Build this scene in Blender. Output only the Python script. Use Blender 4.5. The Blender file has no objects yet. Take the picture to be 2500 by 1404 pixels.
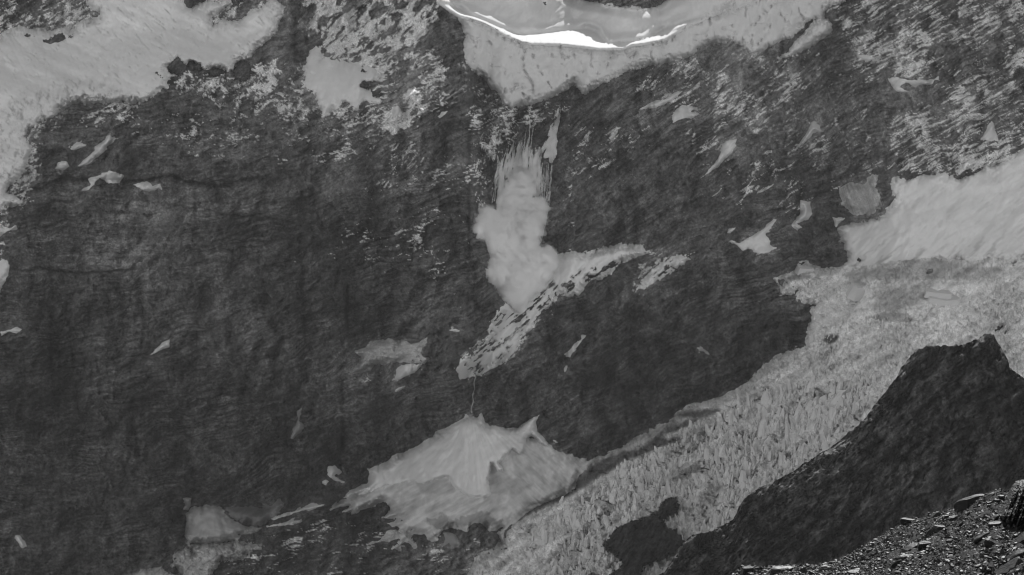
import bpy, math, random
import numpy as np
from mathutils import Vector, Matrix
random.seed(7); RS = np.random.RandomState(11)
S = bpy.context.scene
R = math.radians
# ---------------------------------------------------------------- camera
PITCH = R(-6.0); HF = math.tan(R(12.0))
cd = bpy.data.cameras.new('camera'); cam = bpy.data.objects.new('camera', cd)
S.collection.objects.link(cam); S.camera = cam
cd.sensor_width = 36; cd.lens = 18 / HF; cd.clip_start = 1; cd.clip_end = 30000
cam.location = (0, 0, 0); cam.rotation_euler = (R(90) + PITCH, 0, 0)
# ---------------------------------------------------------------- sky, sun, exposure
SUN_EL, SUN_AZ = R(37), R(9)
w = bpy.data.worlds.new('World'); S.world = w; w.use_nodes = True
nt = w.node_tree; nt.nodes.clear()
sk = nt.nodes.new('ShaderNodeTexSky'); sk.sky_type = 'NISHITA'; sk.sun_disc = False
sk.sun_elevation = SUN_EL; sk.sun_rotation = SUN_AZ; sk.altitude = 2000
bw = nt.nodes.new('ShaderNodeRGBToBW'); bg = nt.nodes.new('ShaderNodeBackground')
wo = nt.nodes.new('ShaderNodeOutputWorld'); bg.inputs['Strength'].default_value = 0.15
nt.links.new(sk.outputs[0], bw.inputs[0]); nt.links.new(bw.outputs[0], bg.inputs[0]); nt.links.new(bg.outputs[0], wo.inputs[0])
sl = bpy.data.lights.new('sun', 'SUN'); sun = bpy.data.objects.new('sun', sl); S.collection.objects.link(sun)
sl.energy = 3.0; sl.angle = R(0.5)
sd_ = Vector((math.sin(SUN_AZ) * math.cos(SUN_EL), math.cos(SUN_AZ) * math.cos(SUN_EL), math.sin(SUN_EL)))
sun.rotation_euler = sd_.to_track_quat('Z', 'Y').to_euler()
S.view_settings.view_transform = 'Standard'; S.view_settings.look = 'None'
S.view_settings.exposure = 0.74; S.view_settings.gamma = 1.0; S.view_settings.use_curve_mapping = False
S.render.engine = 'CYCLES'
c = S.cycles; c.use_denoising = True; c.filter_width = 1.15; c.max_bounces = 40; c.volume_bounces = 36; c.diffuse_bounces = 3
c.glossy_bounces = 2; c.transparent_max_bounces = 16; c.volume_max_steps = 256
try: c.denoising_prefilter = 'ACCURATE'
except Exception: pass
HAZE_D = 0.66e-5

# ---------------------------------------------------------------- numpy helpers
f32 = np.float32
PERM = RS.permutation(256).astype(np.int32); PERM = np.concatenate([PERM, PERM, PERM])
GA = RS.rand(256) * 2 * np.pi
GX, GY = np.cos(GA).astype(f32), np.sin(GA).astype(f32)
def noise(x, y):
    xi = np.floor(x); yi = np.floor(y); fx = (x - xi).astype(f32); fy = (y - yi).astype(f32)
    xi = xi.astype(np.int32) & 255; yi = yi.astype(np.int32) & 255
    ux = fx * fx * fx * (fx * (fx * 6 - 15) + 10); uy = fy * fy * fy * (fy * (fy * 6 - 15) + 10)
    def g(ix, iy, dx, dy):
        h = PERM[PERM[ix] + iy] & 255
        return GX[h] * dx + GY[h] * dy
    a = g(xi, yi, fx, fy); b = g(xi + 1, yi, fx - 1, fy); c_ = g(xi, yi + 1, fx, fy - 1); d = g(xi + 1, yi + 1, fx - 1, fy - 1)
    return (a + ux * (b - a) + uy * ((c_ + ux * (d - c_)) - (a + ux * (b - a)))) * 1.5
def fbm(x, y, sc, octv=4, gain=0.5, seed=0.0, sy=None):
    x = x / sc + seed * 17.31; y = y / (sy or sc) - seed * 9.77; o = 0; a = 1; t = 0
    for k in range(octv):
        o = o + a * noise(x, y); t += a; a *= gain; x = x * 2.03 + 3.1; y = y * 2.03 - 7.7
    return o / t * 1.5
def ridged(x, y, sc, octv=4, seed=0.0, sy=None):
    x = x / sc + seed * 13.3; y = y / (sy or sc) + seed * 5.1; o = 0; a = 1; t = 0
    for k in range(octv):
        o = o + a * (1 - 2 * np.abs(noise(x, y))); t += a; a *= 0.5; x = x * 2.07 + 5.3; y = y * 2.07 - 1.9
    return o / t
def rot(x, y, deg):      # u runs along a line rising to the right at deg, v across it
    c_, s_ = math.cos(R(deg)), math.sin(R(deg)); return x * c_ - y * s_, x * s_ + y * c_
def sst(x, a, b):
    t = np.clip((x - a) / (b - a), 0, 1); return t * t * (3 - 2 * t)
def blur(A, n, axis=None):
    if axis is None: return blur(blur(A, n, 0), n, 1)
    for _ in range(2):
        p = [(0, 0), (0, 0)]; p[axis] = (n, n); B = np.pad(A, p, mode='edge'); C = np.cumsum(B, axis=axis, dtype=np.float64)
        sh = list(C.shape); sh[axis] = 1; C = np.concatenate([np.zeros(sh), C], axis)
        k = 2 * n + 1; L = A.shape[axis]
        hi = np.take(C, np.arange(k, k + L), axis); lo = np.take(C, np.arange(0, L), axis); A = (hi - lo) / k
    return A
def polysd(P, X, Y):
    P = np.array(P, float); Q = np.roll(P, -1, 0); d2 = np.full(X.shape, 1e12); ins = np.zeros(X.shape, bool)
    for (ax, ay), (bx, by) in zip(P, Q):
        ex, ey = bx - ax, by - ay; L = ex * ex + ey * ey + 1e-9
        t = np.clip(((X - ax) * ex + (Y - ay) * ey) / L, 0, 1)
        d2 = np.minimum(d2, (X - ax - t * ex) ** 2 + (Y - ay - t * ey) ** 2)
        if ay != by:
            ins ^= ((ay > Y) != (by > Y)) & (X < (bx - ax) * (Y - ay) / (by - ay) + ax)
    d = np.sqrt(d2); return np.where(ins, d, -d)
# survey frames: outlines were measured on enlarged views of the mountain
FR = dict(A=(0, 0, 2.7747), B=(800, 0, 2.7747), C=(1600, 0, 2.7747), D=(0, 450, 2.7747), E=(800, 450, 2.7747), F=(1600, 450, 2.7747),
          G=(0, 898, 2.7747), H=(800, 898, 2.7747), I=(1600, 898, 2.7747), J=(1800, 1104, 3.5714), K=(1100, 230, 2.5525), W=(0, 0, 1), L=(1807, 488, 2.8716), M=(1367, 1074, 4.254))
def P(*args):
    out = []; f = 'W'; buf = []
    for a in args:
        if isinstance(a, str): f = a; continue
        ox, oy, s = FR[f]; out.append((ox + a[0] / s, oy + a[1] / s))
    return out
def ray(px, py):         # direction with unit forward distance
    a = (px - 1250) / 1250 * HF; b = -(py - 702) / 1250 * HF
    cy, sy = math.cos(PITCH), math.sin(PITCH)
    fy = cy - b * sy; fz = sy + b * cy
    return a / fy, fz / fy
def pos(px, py, Y):
    a, b = ray(px, py); return a * Y, Y, b * Y

# ---------------------------------------------------------------- materials (all grey: a black and white place)
def mat(name):
    m = bpy.data.materials.new(name); m.use_nodes = True; return m, m.node_tree, m.node_tree.nodes['Principled BSDF']
def mnoise(t, scale, detail=5, rough=0.6):
    n = t.nodes.new('ShaderNodeTexNoise'); n.inputs['Scale'].default_value = scale; n.inputs['Detail'].default_value = detail
    n.inputs['Roughness'].default_value = rough
    co = t.nodes.new('ShaderNodeTexCoord'); t.links.new(co.outputs['Object'], n.inputs['Vector']); return n
def ramp(t, src, p0, v0, p1, v1):
    r = t.nodes.new('ShaderNodeMapRange'); r.inputs[1].default_value = p0; r.inputs[2].default_value = p1
    r.inputs[3].default_value = v0; r.inputs[4].default_value = v1; t.links.new(src, r.inputs[0]); return r
def mathn(t, op, a, b):
    m = t.nodes.new('ShaderNodeMath'); m.operation = op
    for i, v in enumerate((a, b)):
        if isinstance(v, (int, float)): m.inputs[i].default_value = v
        else: t.links.new(v, m.inputs[i])
    return m.outputs[0]
def terrain_mat(name, bump_scale, bump_dist, rough=0.9, spec=0.1, var=(0.8, 1.2)):
    m, t, b = mat(name)
    at = t.nodes.new('ShaderNodeAttribute'); at.attribute_name = 'tone'
    n = mnoise(t, bump_scale, 6, 0.65)
    v = ramp(t, n.outputs[0], 0.3, var[0], 0.7, var[1])
    col = mathn(t, 'MULTIPLY', at.outputs['Fac'], v.outputs[0])
    if name != 'snow':
        n2 = mnoise(t, 0.5, 3, 0.7); v2 = ramp(t, n2.outputs[0], 0.35, 0.7, 0.65, 1.35); col = mathn(t, 'MULTIPLY', col, v2.outputs[0])
    t.links.new(col, b.inputs['Base Color'])
    bp = t.nodes.new('ShaderNodeBump'); bp.inputs['Distance'].default_value = bump_dist; bp.inputs['Strength'].default_value = 0.7
    t.links.new(n.outputs[0], bp.inputs['Height']); t.links.new(bp.outputs[0], b.inputs['Normal'])
    b.inputs['Roughness'].default_value = rough; b.inputs['Specular IOR Level'].default_value = spec
    return m
M_ROCK = terrain_mat('rock', 0.15, 4.0, var=(0.6, 1.45))
M_SNOW = terrain_mat('snow', 0.05, 1.2, 0.8, 0.2, (0.96, 1.04))
M_ICE = terrain_mat('ice', 0.12, 3.0, 0.6, 0.3, (0.85, 1.15))
def plain(name, v0, v1, scale, rough, spec=0.3, bd=0.02):
    m, t, b = mat(name); n = mnoise(t, scale)
    r = ramp(t, n.outputs[0], 0.3, v0, 0.7, v1); t.links.new(r.outputs[0], b.inputs['Base Color'])
    bp = t.nodes.new('ShaderNodeBump'); bp.inputs['Distance'].default_value = bd; t.links.new(n.outputs[0], bp.inputs['Height'])
    t.links.new(bp.outputs[0], b.inputs['Normal'])
    b.inputs['Roughness'].default_value = rough; b.inputs['Specular IOR Level'].default_value = spec; return m
M_SERAC = plain('serac_ice', 0.46, 0.84, 0.09, 0.6, 0.3, 2.0)
M_STONE = plain('schist_stone', 0.012, 0.034, 2.5, 0.5, 0.16, 0.06)
M_STONE2 = plain('dark_stone', 0.008, 0.022, 2.0, 0.55, 0.10, 0.06)
M_WATER = plain('meltwater', 0.3, 0.5, 0.2, 0.4)

# ---------------------------------------------------------------- object helpers
def tag(o, label=None, cat=None, group=None, kind=None):
    if label: o['label'] = label
    if cat: o['category'] = cat
    if group: o['group'] = group
    if kind: o['kind'] = kind
    return o
def link(name, me, m=None, parent=None):
    o = bpy.data.objects.new(name, me); S.collection.objects.link(o)
    if m: me.materials.append(m)
    if parent: o.parent = parent
    return o
def quadmesh(name, co, quads, smooth=True, attrs=None):
    me = bpy.data.meshes.new(name); n = len(co); q = len(quads)
    me.vertices.add(n); me.vertices.foreach_set('co', np.ascontiguousarray(co, dtype=f32).ravel())
    me.loops.add(q * 4); me.loops.foreach_set('vertex_index', np.ascontiguousarray(quads, dtype=np.int32).ravel())
    me.polygons.add(q); me.polygons.foreach_set('loop_start', np.arange(0, q * 4, 4, dtype=np.int32))
    me.polygons.foreach_set('use_smooth', np.full(q, smooth))
    me.update(calc_edges=True)
    for k, v in (attrs or {}).items():
        a = me.attributes.new(k, 'FLOAT', 'POINT'); a.data.foreach_set('value', np.ascontiguousarray(v, dtype=f32).ravel())
    return me
def gridmesh(name, X, Yd, Z, mask=None, attrs=None, smooth=True):
    ny, nx = X.shape; idx = np.arange(ny * nx).reshape(ny, nx)
    q = np.stack([idx[:-1, :-1], idx[1:, :-1], idx[1:, 1:], idx[:-1, 1:]], -1)
    if mask is not None:
        keep = mask[:-1, :-1] | mask[1:, :-1] | mask[1:, 1:] | mask[:-1, 1:]; q = q[keep]
    q = q.reshape(-1, 4); co = np.stack([X, Yd, Z], -1).reshape(-1, 3)
    used = np.zeros(ny * nx, bool); used[q.ravel()] = True
    rm = np.cumsum(used) - 1; q = rm[q]; co = co[used]
    at = {k: v.reshape(-1)[used] for k, v in (attrs or {}).items()}
    return quadmesh(name, co, q, smooth, at)

# ---------------------------------------------------------------- the mountain: measured slope map
ST = 2.15
def axis(lo, hi, flo, fhi):
    d = list(np.arange(lo, hi + ST, ST)); a = []; s = ST; v = lo
    while v > flo: s *= 1.22; v -= min(s, 60); a.append(v)
    b = []; s = ST; v = d[-1]
    while v < fhi: s *= 1.22; v += min(s, 60); b.append(v)
    return np.array(a[::-1] + d + b)
ax = axis(-30, 2530, -1100, 3600); ay = axis(-30, 1430, -800, 1700)
PX, PY = np.meshgrid(ax, ay); NY, NX = PX.shape
def at_grid(px, py, A):
    i = np.clip(np.searchsorted(ay, py), 1, NY - 1); j = np.clip(np.searchsorted(ax, px), 1, NX - 1); return A[i, j]

# outlines of snow and ice -------------------------------------------------
SN = {}
SN['upper_left'] = P('A', (-700, 250), (0, 240), (60, 200), (130, 190), (280, 190), (340, 218), (400, 195), (470, 160), (490, 190), (540, 142), (640, 122), (668, 100), (650, 75), (580, 45), (583, 0), (583, -300), (1180, -300), (1250, 0), (1262, 48), (1300, 55), (1340, 35), (1380, 15), (1400, -8), (1500, 10), (1560, 20), (1500, 75), (1430, 112), (1445, 172), (1500, 140), (1570, 142), (1640, 132), (1700, 82), (1740, 70), (1790, 10), (1840, -30), (1925, 65), (1900, 120), (1880, 180), (1850, 240), (1830, 280), (1790, 310), (1740, 330), (1700, 390), (1660, 400), (1600, 420), (1580, 480), (1540, 500), (1500, 478), (1440, 462), (1375, 490), (1352, 440), (1290, 415), (1245, 440), (1215, 385), (1180, 400), (1142, 450), (1142, 480), (1190, 512), (1130, 560), (1150, 592), (1080, 622), (1020, 670), (960, 690), (860, 700), (720, 690), (640, 700), (540, 690), (490, 702), (400, 750), (370, 780), (270, 830), (190, 870), (180, 920), (215, 1000), (205, 1040), (190, 1100), (180, 1160), (130, 1200), (70, 1250), (40, 1310), (90, 1332), (180, 1362), (130, 1390), (60, 1402), (0, 1430), (-700, 1600))
SN['left_edge_tongue'] = P('D', (-300, 300), (0, 285), (50, 290), (105, 285), (60, 320), (0, 365), (-300, 400))
SN['left_edge_patch'] = P('D', (-300, 480), (0, 505), (50, 510), (62, 560), (66, 620), (40, 660), (10, 700), (0, 745), (-300, 760))
SN['chute'] = P('A', (2060, 440), (2075, 400), (2100, 330), (2140, 300), (2170, 340), (2190, 395), (2260, 400), (2330, 427), (2420, 412), (2440, 440), (2500, 452), 'B', (310, 450), (340, 490), (385, 522), (300, 545), (235, 560), (235, 590), (300, 612), (310, 640), (372, 682), (340, 712), (300, 690), (260, 690), (212, 722), (208, 755), (150, 700), (100, 690), (80, 740), (30, 762), (0, 792), 'A', (2195, 800), (2170, 740), (2140, 650), (2080, 602), (2050, 560), (2082, 522), (2040, 470))
SN['hanging'] = P('B', (762, 8), (835, 62), (905, 105), (965, 118), (1060, 150), (1150, 195), (1230, 240), (1330, 283), (1430, 290), (1560, 295), (1680, 305), (1850, 325), (1990, 325), (2050, 300), (2140, 290), (2270, 265), (2340, 220), (2430, 175), 'C', (0, 240), (100, 208), (200, 168), (290, 138), (362, 106), (480, 60), (640, 20), (800, -60), (1300, -200), (1290, 10), (1200, 40), (1145, 90), (1150, 120), (1190, 165), (1192, 225), (1100, 285), (1000, 345), (920, 380), (850, 400), (930, 300), (1000, 230), (1050, 160), (1085, 128), (1020, 150), (980, 215), (900, 265), (830, 290), (760, 330), (700, 355), (640, 352), (600, 312), (500, 288), (430, 302), (360, 302), (285, 332), (250, 370), (150, 412), (60, 440), (0, 440), 'B', (2200, 442), (2080, 462), (2000, 502), (1870, 562), (1790, 612), (1740, 640), (1700, 612), (1670, 572), (1620, 612), (1560, 642), (1460, 682), (1330, 717), (1240, 732), (1190, 700), (1170, 650), (1100, 580), (1050, 530), (970, 472), (930, 420), (915, 330), (930, 240), (910, 170), (880, 120), (830, 80), (765, 15))
SN['basin_above_lip'] = P('B', (740, -150), (758, 5), (835, 60), (905, 103), (965, 115), (1060, 147), (1150, 192), (1230, 237), (1330, 280), (1430, 287), (1560, 292), (1680, 302), (1850, 322), (1990, 322), (2050, 297), (2140, 287), (2270, 262), (2340, 217), (2430, 172), 'C', (0, 237), (100, 205), (200, 165), (290, 135), (362, 103), (480, 57), (640, 17), (780, -60), (300, -200), (250, -60), (100, 10), 'B', (2240, 60), (2100, 80), (1960, 60), (1850, 40), (1730, 20), (1650, -5), (1480, -100), (900, -150), (850, 10))
SN['right_basin'] = P('C', (3200, 900), (2497, 1010), (2400, 1060), (2330, 1110), (2250, 1122), (2130, 1190), (2050, 1226), (1990, 1182), (1900, 1190), (1800, 1190), (1700, 1226), (1612, 1215), (1580, 1260), (1600, 1300), (1632, 1340), (1600, 1404), 'F', (1640, 60), (1620, 112), (1570, 172), (1560, 205), (1480, 232), (1380, 255), (1270, 282), (1240, 302), (1270, 370), (1280, 440), (1302, 480), (1300, 520), (1240, 560), (1300, 600), (1500, 580), (1650, 550), (1900, 530), (2100, 530), (2500, 520), (3300, 500))
SN['icefall'] = P('F', (808, 640), (900, 610), (940, 590), (1010, 530), (1080, 550), (1140, 570), (1240, 557), (1300, 552), (1500, 535), (1650, 505), (1900, 485), (2100, 490), (2497, 470), (3300, 480), (3300, 1900), 'W', (2600, 1100), (2200, 1300), (1900, 1600), (1300, 1700), 'H', (900, 1500), (935, 1404), (1000, 1285), (1100, 1230), (1200, 1180), (1220, 1105), (1260, 1062), (1335, 992), (1380, 962), (1500, 902), (1620, 852), (1680, 822), (1705, 742), (1740, 692), (1800, 642), (1840, 602), (1900, 582), (2000, 532), (2100, 472), (2165, 440), (2180, 405), (2215, 405), (2230, 395), (2300, 372), (2370, 302), (2430, 262), (2497, 250), 'I', (160, 300), (200, 270), (260, 250), (380, 212), (540, 152), 'F', (620, 1330), (720, 1242), (810, 1160), (900, 1132), (1015, 1095), (1020, 1000), (1052, 930), (1050, 850), (1082, 815), (1000, 800), (960, 762), (962, 712), (930, 742), (850, 742), (830, 690))
SN['cone_old'] = P('H', (0, 970), (80, 915), (220, 830), (330, 720), (480, 630), (700, 510), (950, 410), (1150, 440), (1350, 470), (1460, 470), (1520, 547), (1600, 582), (1660, 592), (1700, 612), (1800, 642), (1740, 694), (1702, 742), (1680, 824), (1620, 854), (1500, 905), (1380, 965), (1330, 995), (1255, 1062), (1215, 1105), (1190, 1180), (1150, 1120), (1180, 1080), (1100, 1112), (1062, 1080), (1000, 1050), (962, 1072), (950, 1112), (880, 1092), (830, 1090), (752, 1130), (750, 1172), (662, 1172), (650, 1130), (560, 1132), (620, 1200), (600, 1230), (520, 1180), (500, 1240), (430, 1238), (415, 1215), (480, 1165), (420, 1182), (350, 1167), (400, 1120), (490, 1088), (378, 1052), (500, 1022), (340, 1026), (445, 962), (385, 912), (200, 982), (80, 982), (150, 932))
SN['cone_fresh'] = P('H', (970, 325), (1010, 332), (1022, 310), (1048, 305), (1065, 370), (1100, 402), (1130, 390), (1230, 412), (1290, 405), (1340, 370), (1380, 345), (1446, 310), (1412, 360), (1415, 432), (1460, 470), (1525, 550), (1440, 520), (1380, 460), (1350, 480), (1340, 560), (1300, 600), (1250, 560), (1210, 600), (1170, 652), (1222, 720), (1150, 702), (1120, 660), (1092, 760), (1112, 852), (1080, 882), (980, 882), (930, 865), (880, 830), (840, 802), (820, 740), (700, 772), (650, 792), (590, 770), (400, 802), (300, 842), (200, 870), (105, 882), (150, 830), (260, 780), (290, 712), (275, 690), (430, 612), (440, 600), (600, 530), (760, 430), (900, 350))
SN['lower_left_snow'] = P('G', (1255, 990), (1300, 952), (1390, 925), (1500, 940), (1545, 1000), (1610, 1050), (1700, 1080), (1790, 1082), (1740, 1112), (1620, 1132), (1600, 1172), (1480, 1190), (1270, 1192), (1250, 1150), (1262, 1062))
SN['lower_left_dirty'] = P('G', (1530, 945), (1640, 935), (1770, 960), (1790, 955), (1850, 915), (1890, 895), (1930, 908), (1925, 950), (1850, 1012), (1790, 1072), (1680, 1062), (1600, 1040), (1560, 1000))
SN['lower_left_rubble'] = P('G', (1170, 1330), (1200, 1252), (1260, 1215), (1290, 1250), (1270, 1190), (1500, 1185), (1600, 1175), (1770, 1200), (1720, 1242), (1640, 1292), (1500, 1312), (1450, 1370), (1400, 1500), (900, 1500), (920, 1404), (960, 1370), (1090, 1350), (1130, 1385), (1210, 1395))
SN['ramp'] = P('E', (1480, 480), (1530, 472), (1620, 460), (1730, 465), (1830, 440), (1920, 412), (2000, 400), (2080, 412), (2150, 432), (2212, 465), (2100, 492), (2000, 532), (1920, 602), (1860, 642), (1780, 652), (1700, 742), (1590, 742), (1530, 802), (1430, 882), (1390, 962), (1300, 1062), (1270, 1132), (1200, 1202), (1060, 1280), (960, 1310), (900, 1312), (880, 1252), (890, 1182), (960, 1162), (1010, 1132), (1090, 1012), (1095, 942), (1150, 862), (1200, 812), (1250, 800), (1200, 700), (1250, 500))
SN['ramp_right'] = P('E', (2290, 490), (2350, 480), (2480, 465), (2450, 512), (2380, 562), (2300, 602), (2200, 672), (2090, 720), (2140, 632), (2200, 582))
SN['ledge_ice'] = P('E', (190, 1130), (240, 1100), (320, 1060), (420, 1045), (500, 1060), (570, 1080), (640, 1050), (690, 1025), (660, 1090), (620, 1120), (630, 1150), (665, 1185), (650, 1215), (560, 1215), (480, 1200), (400, 1220), (300, 1230), (230, 1270), (140, 1285), (200, 1220), (230, 1170))
SN['apron'] = P('W', (2048, 462), (2072, 444), (2110, 448), (2128, 425), (2143, 430), (2138, 455), (2148, 480), (2153, 500), (2138, 518), (2090, 526), (2078, 523), (2062, 505), (2050, 480))
small = {
 'long snow patch slanting above the dark overhang on the left wall': P('A', (805, 935), (760, 960), (720, 1000), (730, 1010), (690, 1050), (640, 1070), (600, 1110), (500, 1140), (580, 1080), (640, 1020), (640, 990), (700, 950), (730, 925)),
 'small wispy snow patch left of the long slanting patch': P('A', (470, 1012), (520, 968), (600, 978), (560, 1000), (500, 1018)),
 'small rounded snow patch at the foot of the long slanting patch': P('A', (368, 1142), (400, 1110), (450, 1098), (475, 1130), (430, 1152)),
 'wide snow patch wrapped round a dark boulder beside the overhang': P('A', (590, 1212), (680, 1190), (740, 1155), (760, 1160), (845, 1185), (810, 1237), (720, 1242), (700, 1220), (660, 1225), (640, 1258), (600, 1290), (540, 1292), (610, 1250)),
 'domed snow patch under the black overhang ledge': P('A', (900, 1250), (960, 1228), (1020, 1238), (1040, 1270), (1085, 1263), (1010, 1302), (950, 1280)),
 'lone teardrop snow patch in the middle of the left wall': P('D', (1148, 1060), (1100, 1068), (1060, 1108), (1010, 1162), (1072, 1132), (1142, 1092)),
 'forked grey snow patch low on the left wall': P('G', (2050, 262), (2035, 320), (2028, 360), (2062, 380), (2040, 432), (2005, 462), (1990, 492), (1963, 482), (1985, 430), (2005, 390), (2015, 350), (2012, 290)),
 'squarish snow scrap above the grey snow fan at the cliff foot': P('G', (1238, 880), (1294, 880), (1292, 930), (1272, 967), (1240, 960), (1252, 920)),
 'thin level snow dash on the dark wall left of the ramp': P('E', (812, 984), (860, 981), (905, 990), (900, 998), (835, 997)),
 'slanting snow patch on the dark cliff below the ramp': P('E', (1748, 1028), (1700, 1060), (1650, 1110), (1600, 1150), (1640, 1168), (1662, 1130), (1712, 1080)),
 'tiny snow sliver hanging under the slanting cliff patch': P('E', (1606, 1245), (1632, 1228), (1618, 1258), (1602, 1275)),
 'tall leaf-shaped snow patch right of the avalanche': P('C', (557, 938), (480, 958), (440, 1020), (420, 1080), (380, 1130), (300, 1212), (400, 1152), (470, 1082), (540, 1002)),
 'thin forked snow patch high on the right rock wall': P('C', (1050, 835), (1078, 818), (1112, 850), (1125, 890), (1062, 912), (1002, 972), (948, 1018), (980, 960), (1020, 900)),
 'ray-shaped snow patch with a thin tail left of the right basin': P('F', (498, 388), (520, 380), (560, 400), (620, 368), (660, 350), (700, 330), (740, 290), (800, 228), (824, 238), (780, 300), (742, 340), (782, 380), (772, 410), (832, 430), (760, 462), (710, 468), (650, 440), (590, 452), (560, 415)),
 'boot-shaped snow patch above the ray-shaped one': P('F', (985, 110), (1050, 118), (1062, 200), (1040, 242), (970, 267), (1005, 295), (960, 312), (905, 285), (940, 240), (978, 200)),
 'small snow wedge beneath the striped ice apron': P('F', (1195, 220), (1300, 225), (1260, 255), (1222, 292)),
 'ragged snow patch on the rock under the hanging glacier': P('C', (108, 782), (180, 708), (278, 728), (232, 758), (282, 772), (262, 795), (200, 802), (115, 837)),
 'streaky snow patch on the ledge left of the ragged one': P('B', (2105, 742), (2200, 690), (2300, 665), (2370, 618), (2405, 618), (2330, 682), (2220, 732)),
 'short snow ledge patch below the rock ridge crest on the far right': P('C', (1370, 375), (1430, 368), (1490, 400), (1440, 420), (1390, 400)),
 'forked snow ledge under a rock knob on the right wall': P('C', (1570, 532), (1640, 528), (1760, 545), (1900, 535), (1870, 570), (1760, 582), (1700, 560), (1650, 590), (1720, 620), (1640, 628), (1600, 575)),
 'snow funnel at the foot of the narrow dark gully on the right wall': P('C', (2280, 820), (2310, 900), (2330, 960), (2280, 950), (2200, 945), (2230, 900)),
 'two small snow blobs in the bottom corner of the left wall': P('G', (105, 1138), (135, 1140), (160, 1185), (185, 1212), (155, 1220), (115, 1165)),
 'tiny snow crumb on the cliff right of the twin snow cones': P('H', (1525, 488), (1550, 488), (1568, 508), (1545, 515)),
 'thin snow streak on the ledge above the ramp crest': P('C', (688, 1302), (740, 1275), (800, 1245), (806, 1252), (750, 1290), (695, 1308)),
 'small slanting snow dash above the ray-shaped patch': P('F', (482, 332), (500, 305), (548, 290), (540, 302), (495, 332)),
 'ice scraps trailing below the left ledge icefield': P('E', (470, 1240), (560, 1215), (640, 1215), (610, 1260), (540, 1290), (500, 1320), (455, 1320)),
 'snow spot on the rock left of the hanging glacier': P('B', (742, 788), (775, 755), (818, 743), (800, 775), (760, 798)),
 'small snow field in the rocks below the snow chute': P('B', (435, 790), (440, 730), (470, 710), (500, 745), (475, 780), (450, 800)),
 'pale straight snow streak running up right from the dirty snow bank': P('G', (1835, 1020), (1930, 983), (2060, 948), (2200, 922), (2200, 934), (2070, 962), (1950, 1002), (1850, 1034)),
 'short pale streak below the straight snow streak at the wall foot': P('G', (1800, 1072), (1900, 1052), (2060, 1030), (2060, 1042), (1920, 1068), (1810, 1084)),
 'jagged white ice chips in the dark notch right of the wall foot': P('G', (2225, 668), (2270, 672), (2290, 700), (2262, 730), (2330, 775), (2280, 768), (2230, 745), (2215, 720)),
 'rounded ice lump beside the white ice chips': P('G', (2180, 770), (2205, 750), (2230, 770), (2210, 795), (2185, 792)),
 'grey snow remnant shaped like a flame below the old cone snow': P('H', (780, 1118), (830, 1115), (870, 1140), (890, 1190), (850, 1205), (820, 1185), (770, 1215), (800, 1160)),
 'short bright snow streak on the small buttress left of the waterfall': P('E', (455, 1395), (480, 1375), (510, 1365), (538, 1362), (520, 1380), (490, 1395), (450, 1412)),
 'curved thin snow thread low on the dark cliff right of the ramp': P('F', (282, 1106), (310, 1110), (345, 1125), (372, 1155), (362, 1158), (335, 1135), (300, 1122)),
 'snow scraps on the ledge at the left edge of the wall': P('D', (5, 1000), (60, 985), (115, 965), (148, 985), (110, 1005), (60, 1000), (10, 1030)),
}
SDG = {}
big = np.full(PX.shape, -60.0)     # union of all snow, for damping relief
def make_sd(key, poly, a1, a2, seed):
    Q = np.array(poly); m = 45
    j0, j1 = np.searchsorted(ax, Q[:, 0].min() - m), np.searchsorted(ax, Q[:, 0].max() + m) + 1
    i0, i1 = np.searchsorted(ay, Q[:, 1].min() - m), np.searchsorted(ay, Q[:, 1].max() + m) + 1
    j0, i0 = max(j0 - 1, 0), max(i0 - 1, 0); sl_ = (slice(i0, i1), slice(j0, j1)); X, Y = PX[sl_], PY[sl_]
    d0 = polysd(poly, X, Y)
    d = d0 + a1 * fbm(X, Y, 34, 3, 0.6, seed) + a2 * fbm(X, Y, 10, 4, 0.8, seed + 1)
    SDG[key] = (sl_, d, d0, X, Y)
    if key != 'none': big[sl_] = np.maximum(big[sl_], d)
EDGE = dict(hanging=(4, 5), basin_above_lip=(0, 0), icefall=(5, 5), right_basin=(6, 6), cone_fresh=(3, 3), cone_old=(5, 4), ramp=(5, 7), ramp_right=(4, 8),
            upper_left=(7, 6), chute=(5, 7), lower_left_rubble=(6, 8))
for i, (k, v) in enumerate(SN.items()): make_sd(k, v, *EDGE.get(k, (4, 4)), seed=i + 2)
for i, (k, v) in enumerate(small.items()): make_sd(k, v, 1.5, 2.2, seed=i + 40)

# slope map (degrees) -------------------------------------------------------
SLP = np.full(PX.shape, 60.0)
def setslope(key, val, grow=0, d=None):
    if isinstance(key, str) and key in SDG:
        sl_, _, d0, _, _ = SDG[key]; w_ = sst(d0, -6 - grow, 6 - grow)
        SLP[sl_] = SLP[sl_] * (1 - w_) + val * w_
    else:
        w_ = sst(polysd(key, PX, PY), -8, 8); SLP[:] = SLP * (1 - w_) + val * w_
setslope('upper_left', 46); setslope('chute', 50); setslope('hanging', 60)
setslope('right_basin', 40); setslope('icefall', 26); setslope('ramp', 47); setslope('ramp_right', 50)
setslope(P('H', (-900, 1010), (0, 960), (100, 880), (280, 690), (970, 325), (1440, 330), (1800, 642), (1200, 1200), (900, 1500), (900, 2500), (-900, 2500)), 36)
setslope(P('G', (1200, 1010), (1500, 900), (1900, 890), (2300, 830), (2700, 1000), (2700, 1900), (600, 1900), (900, 1400)), 28)
setslope(SN['basin_above_lip'], 51)
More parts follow.
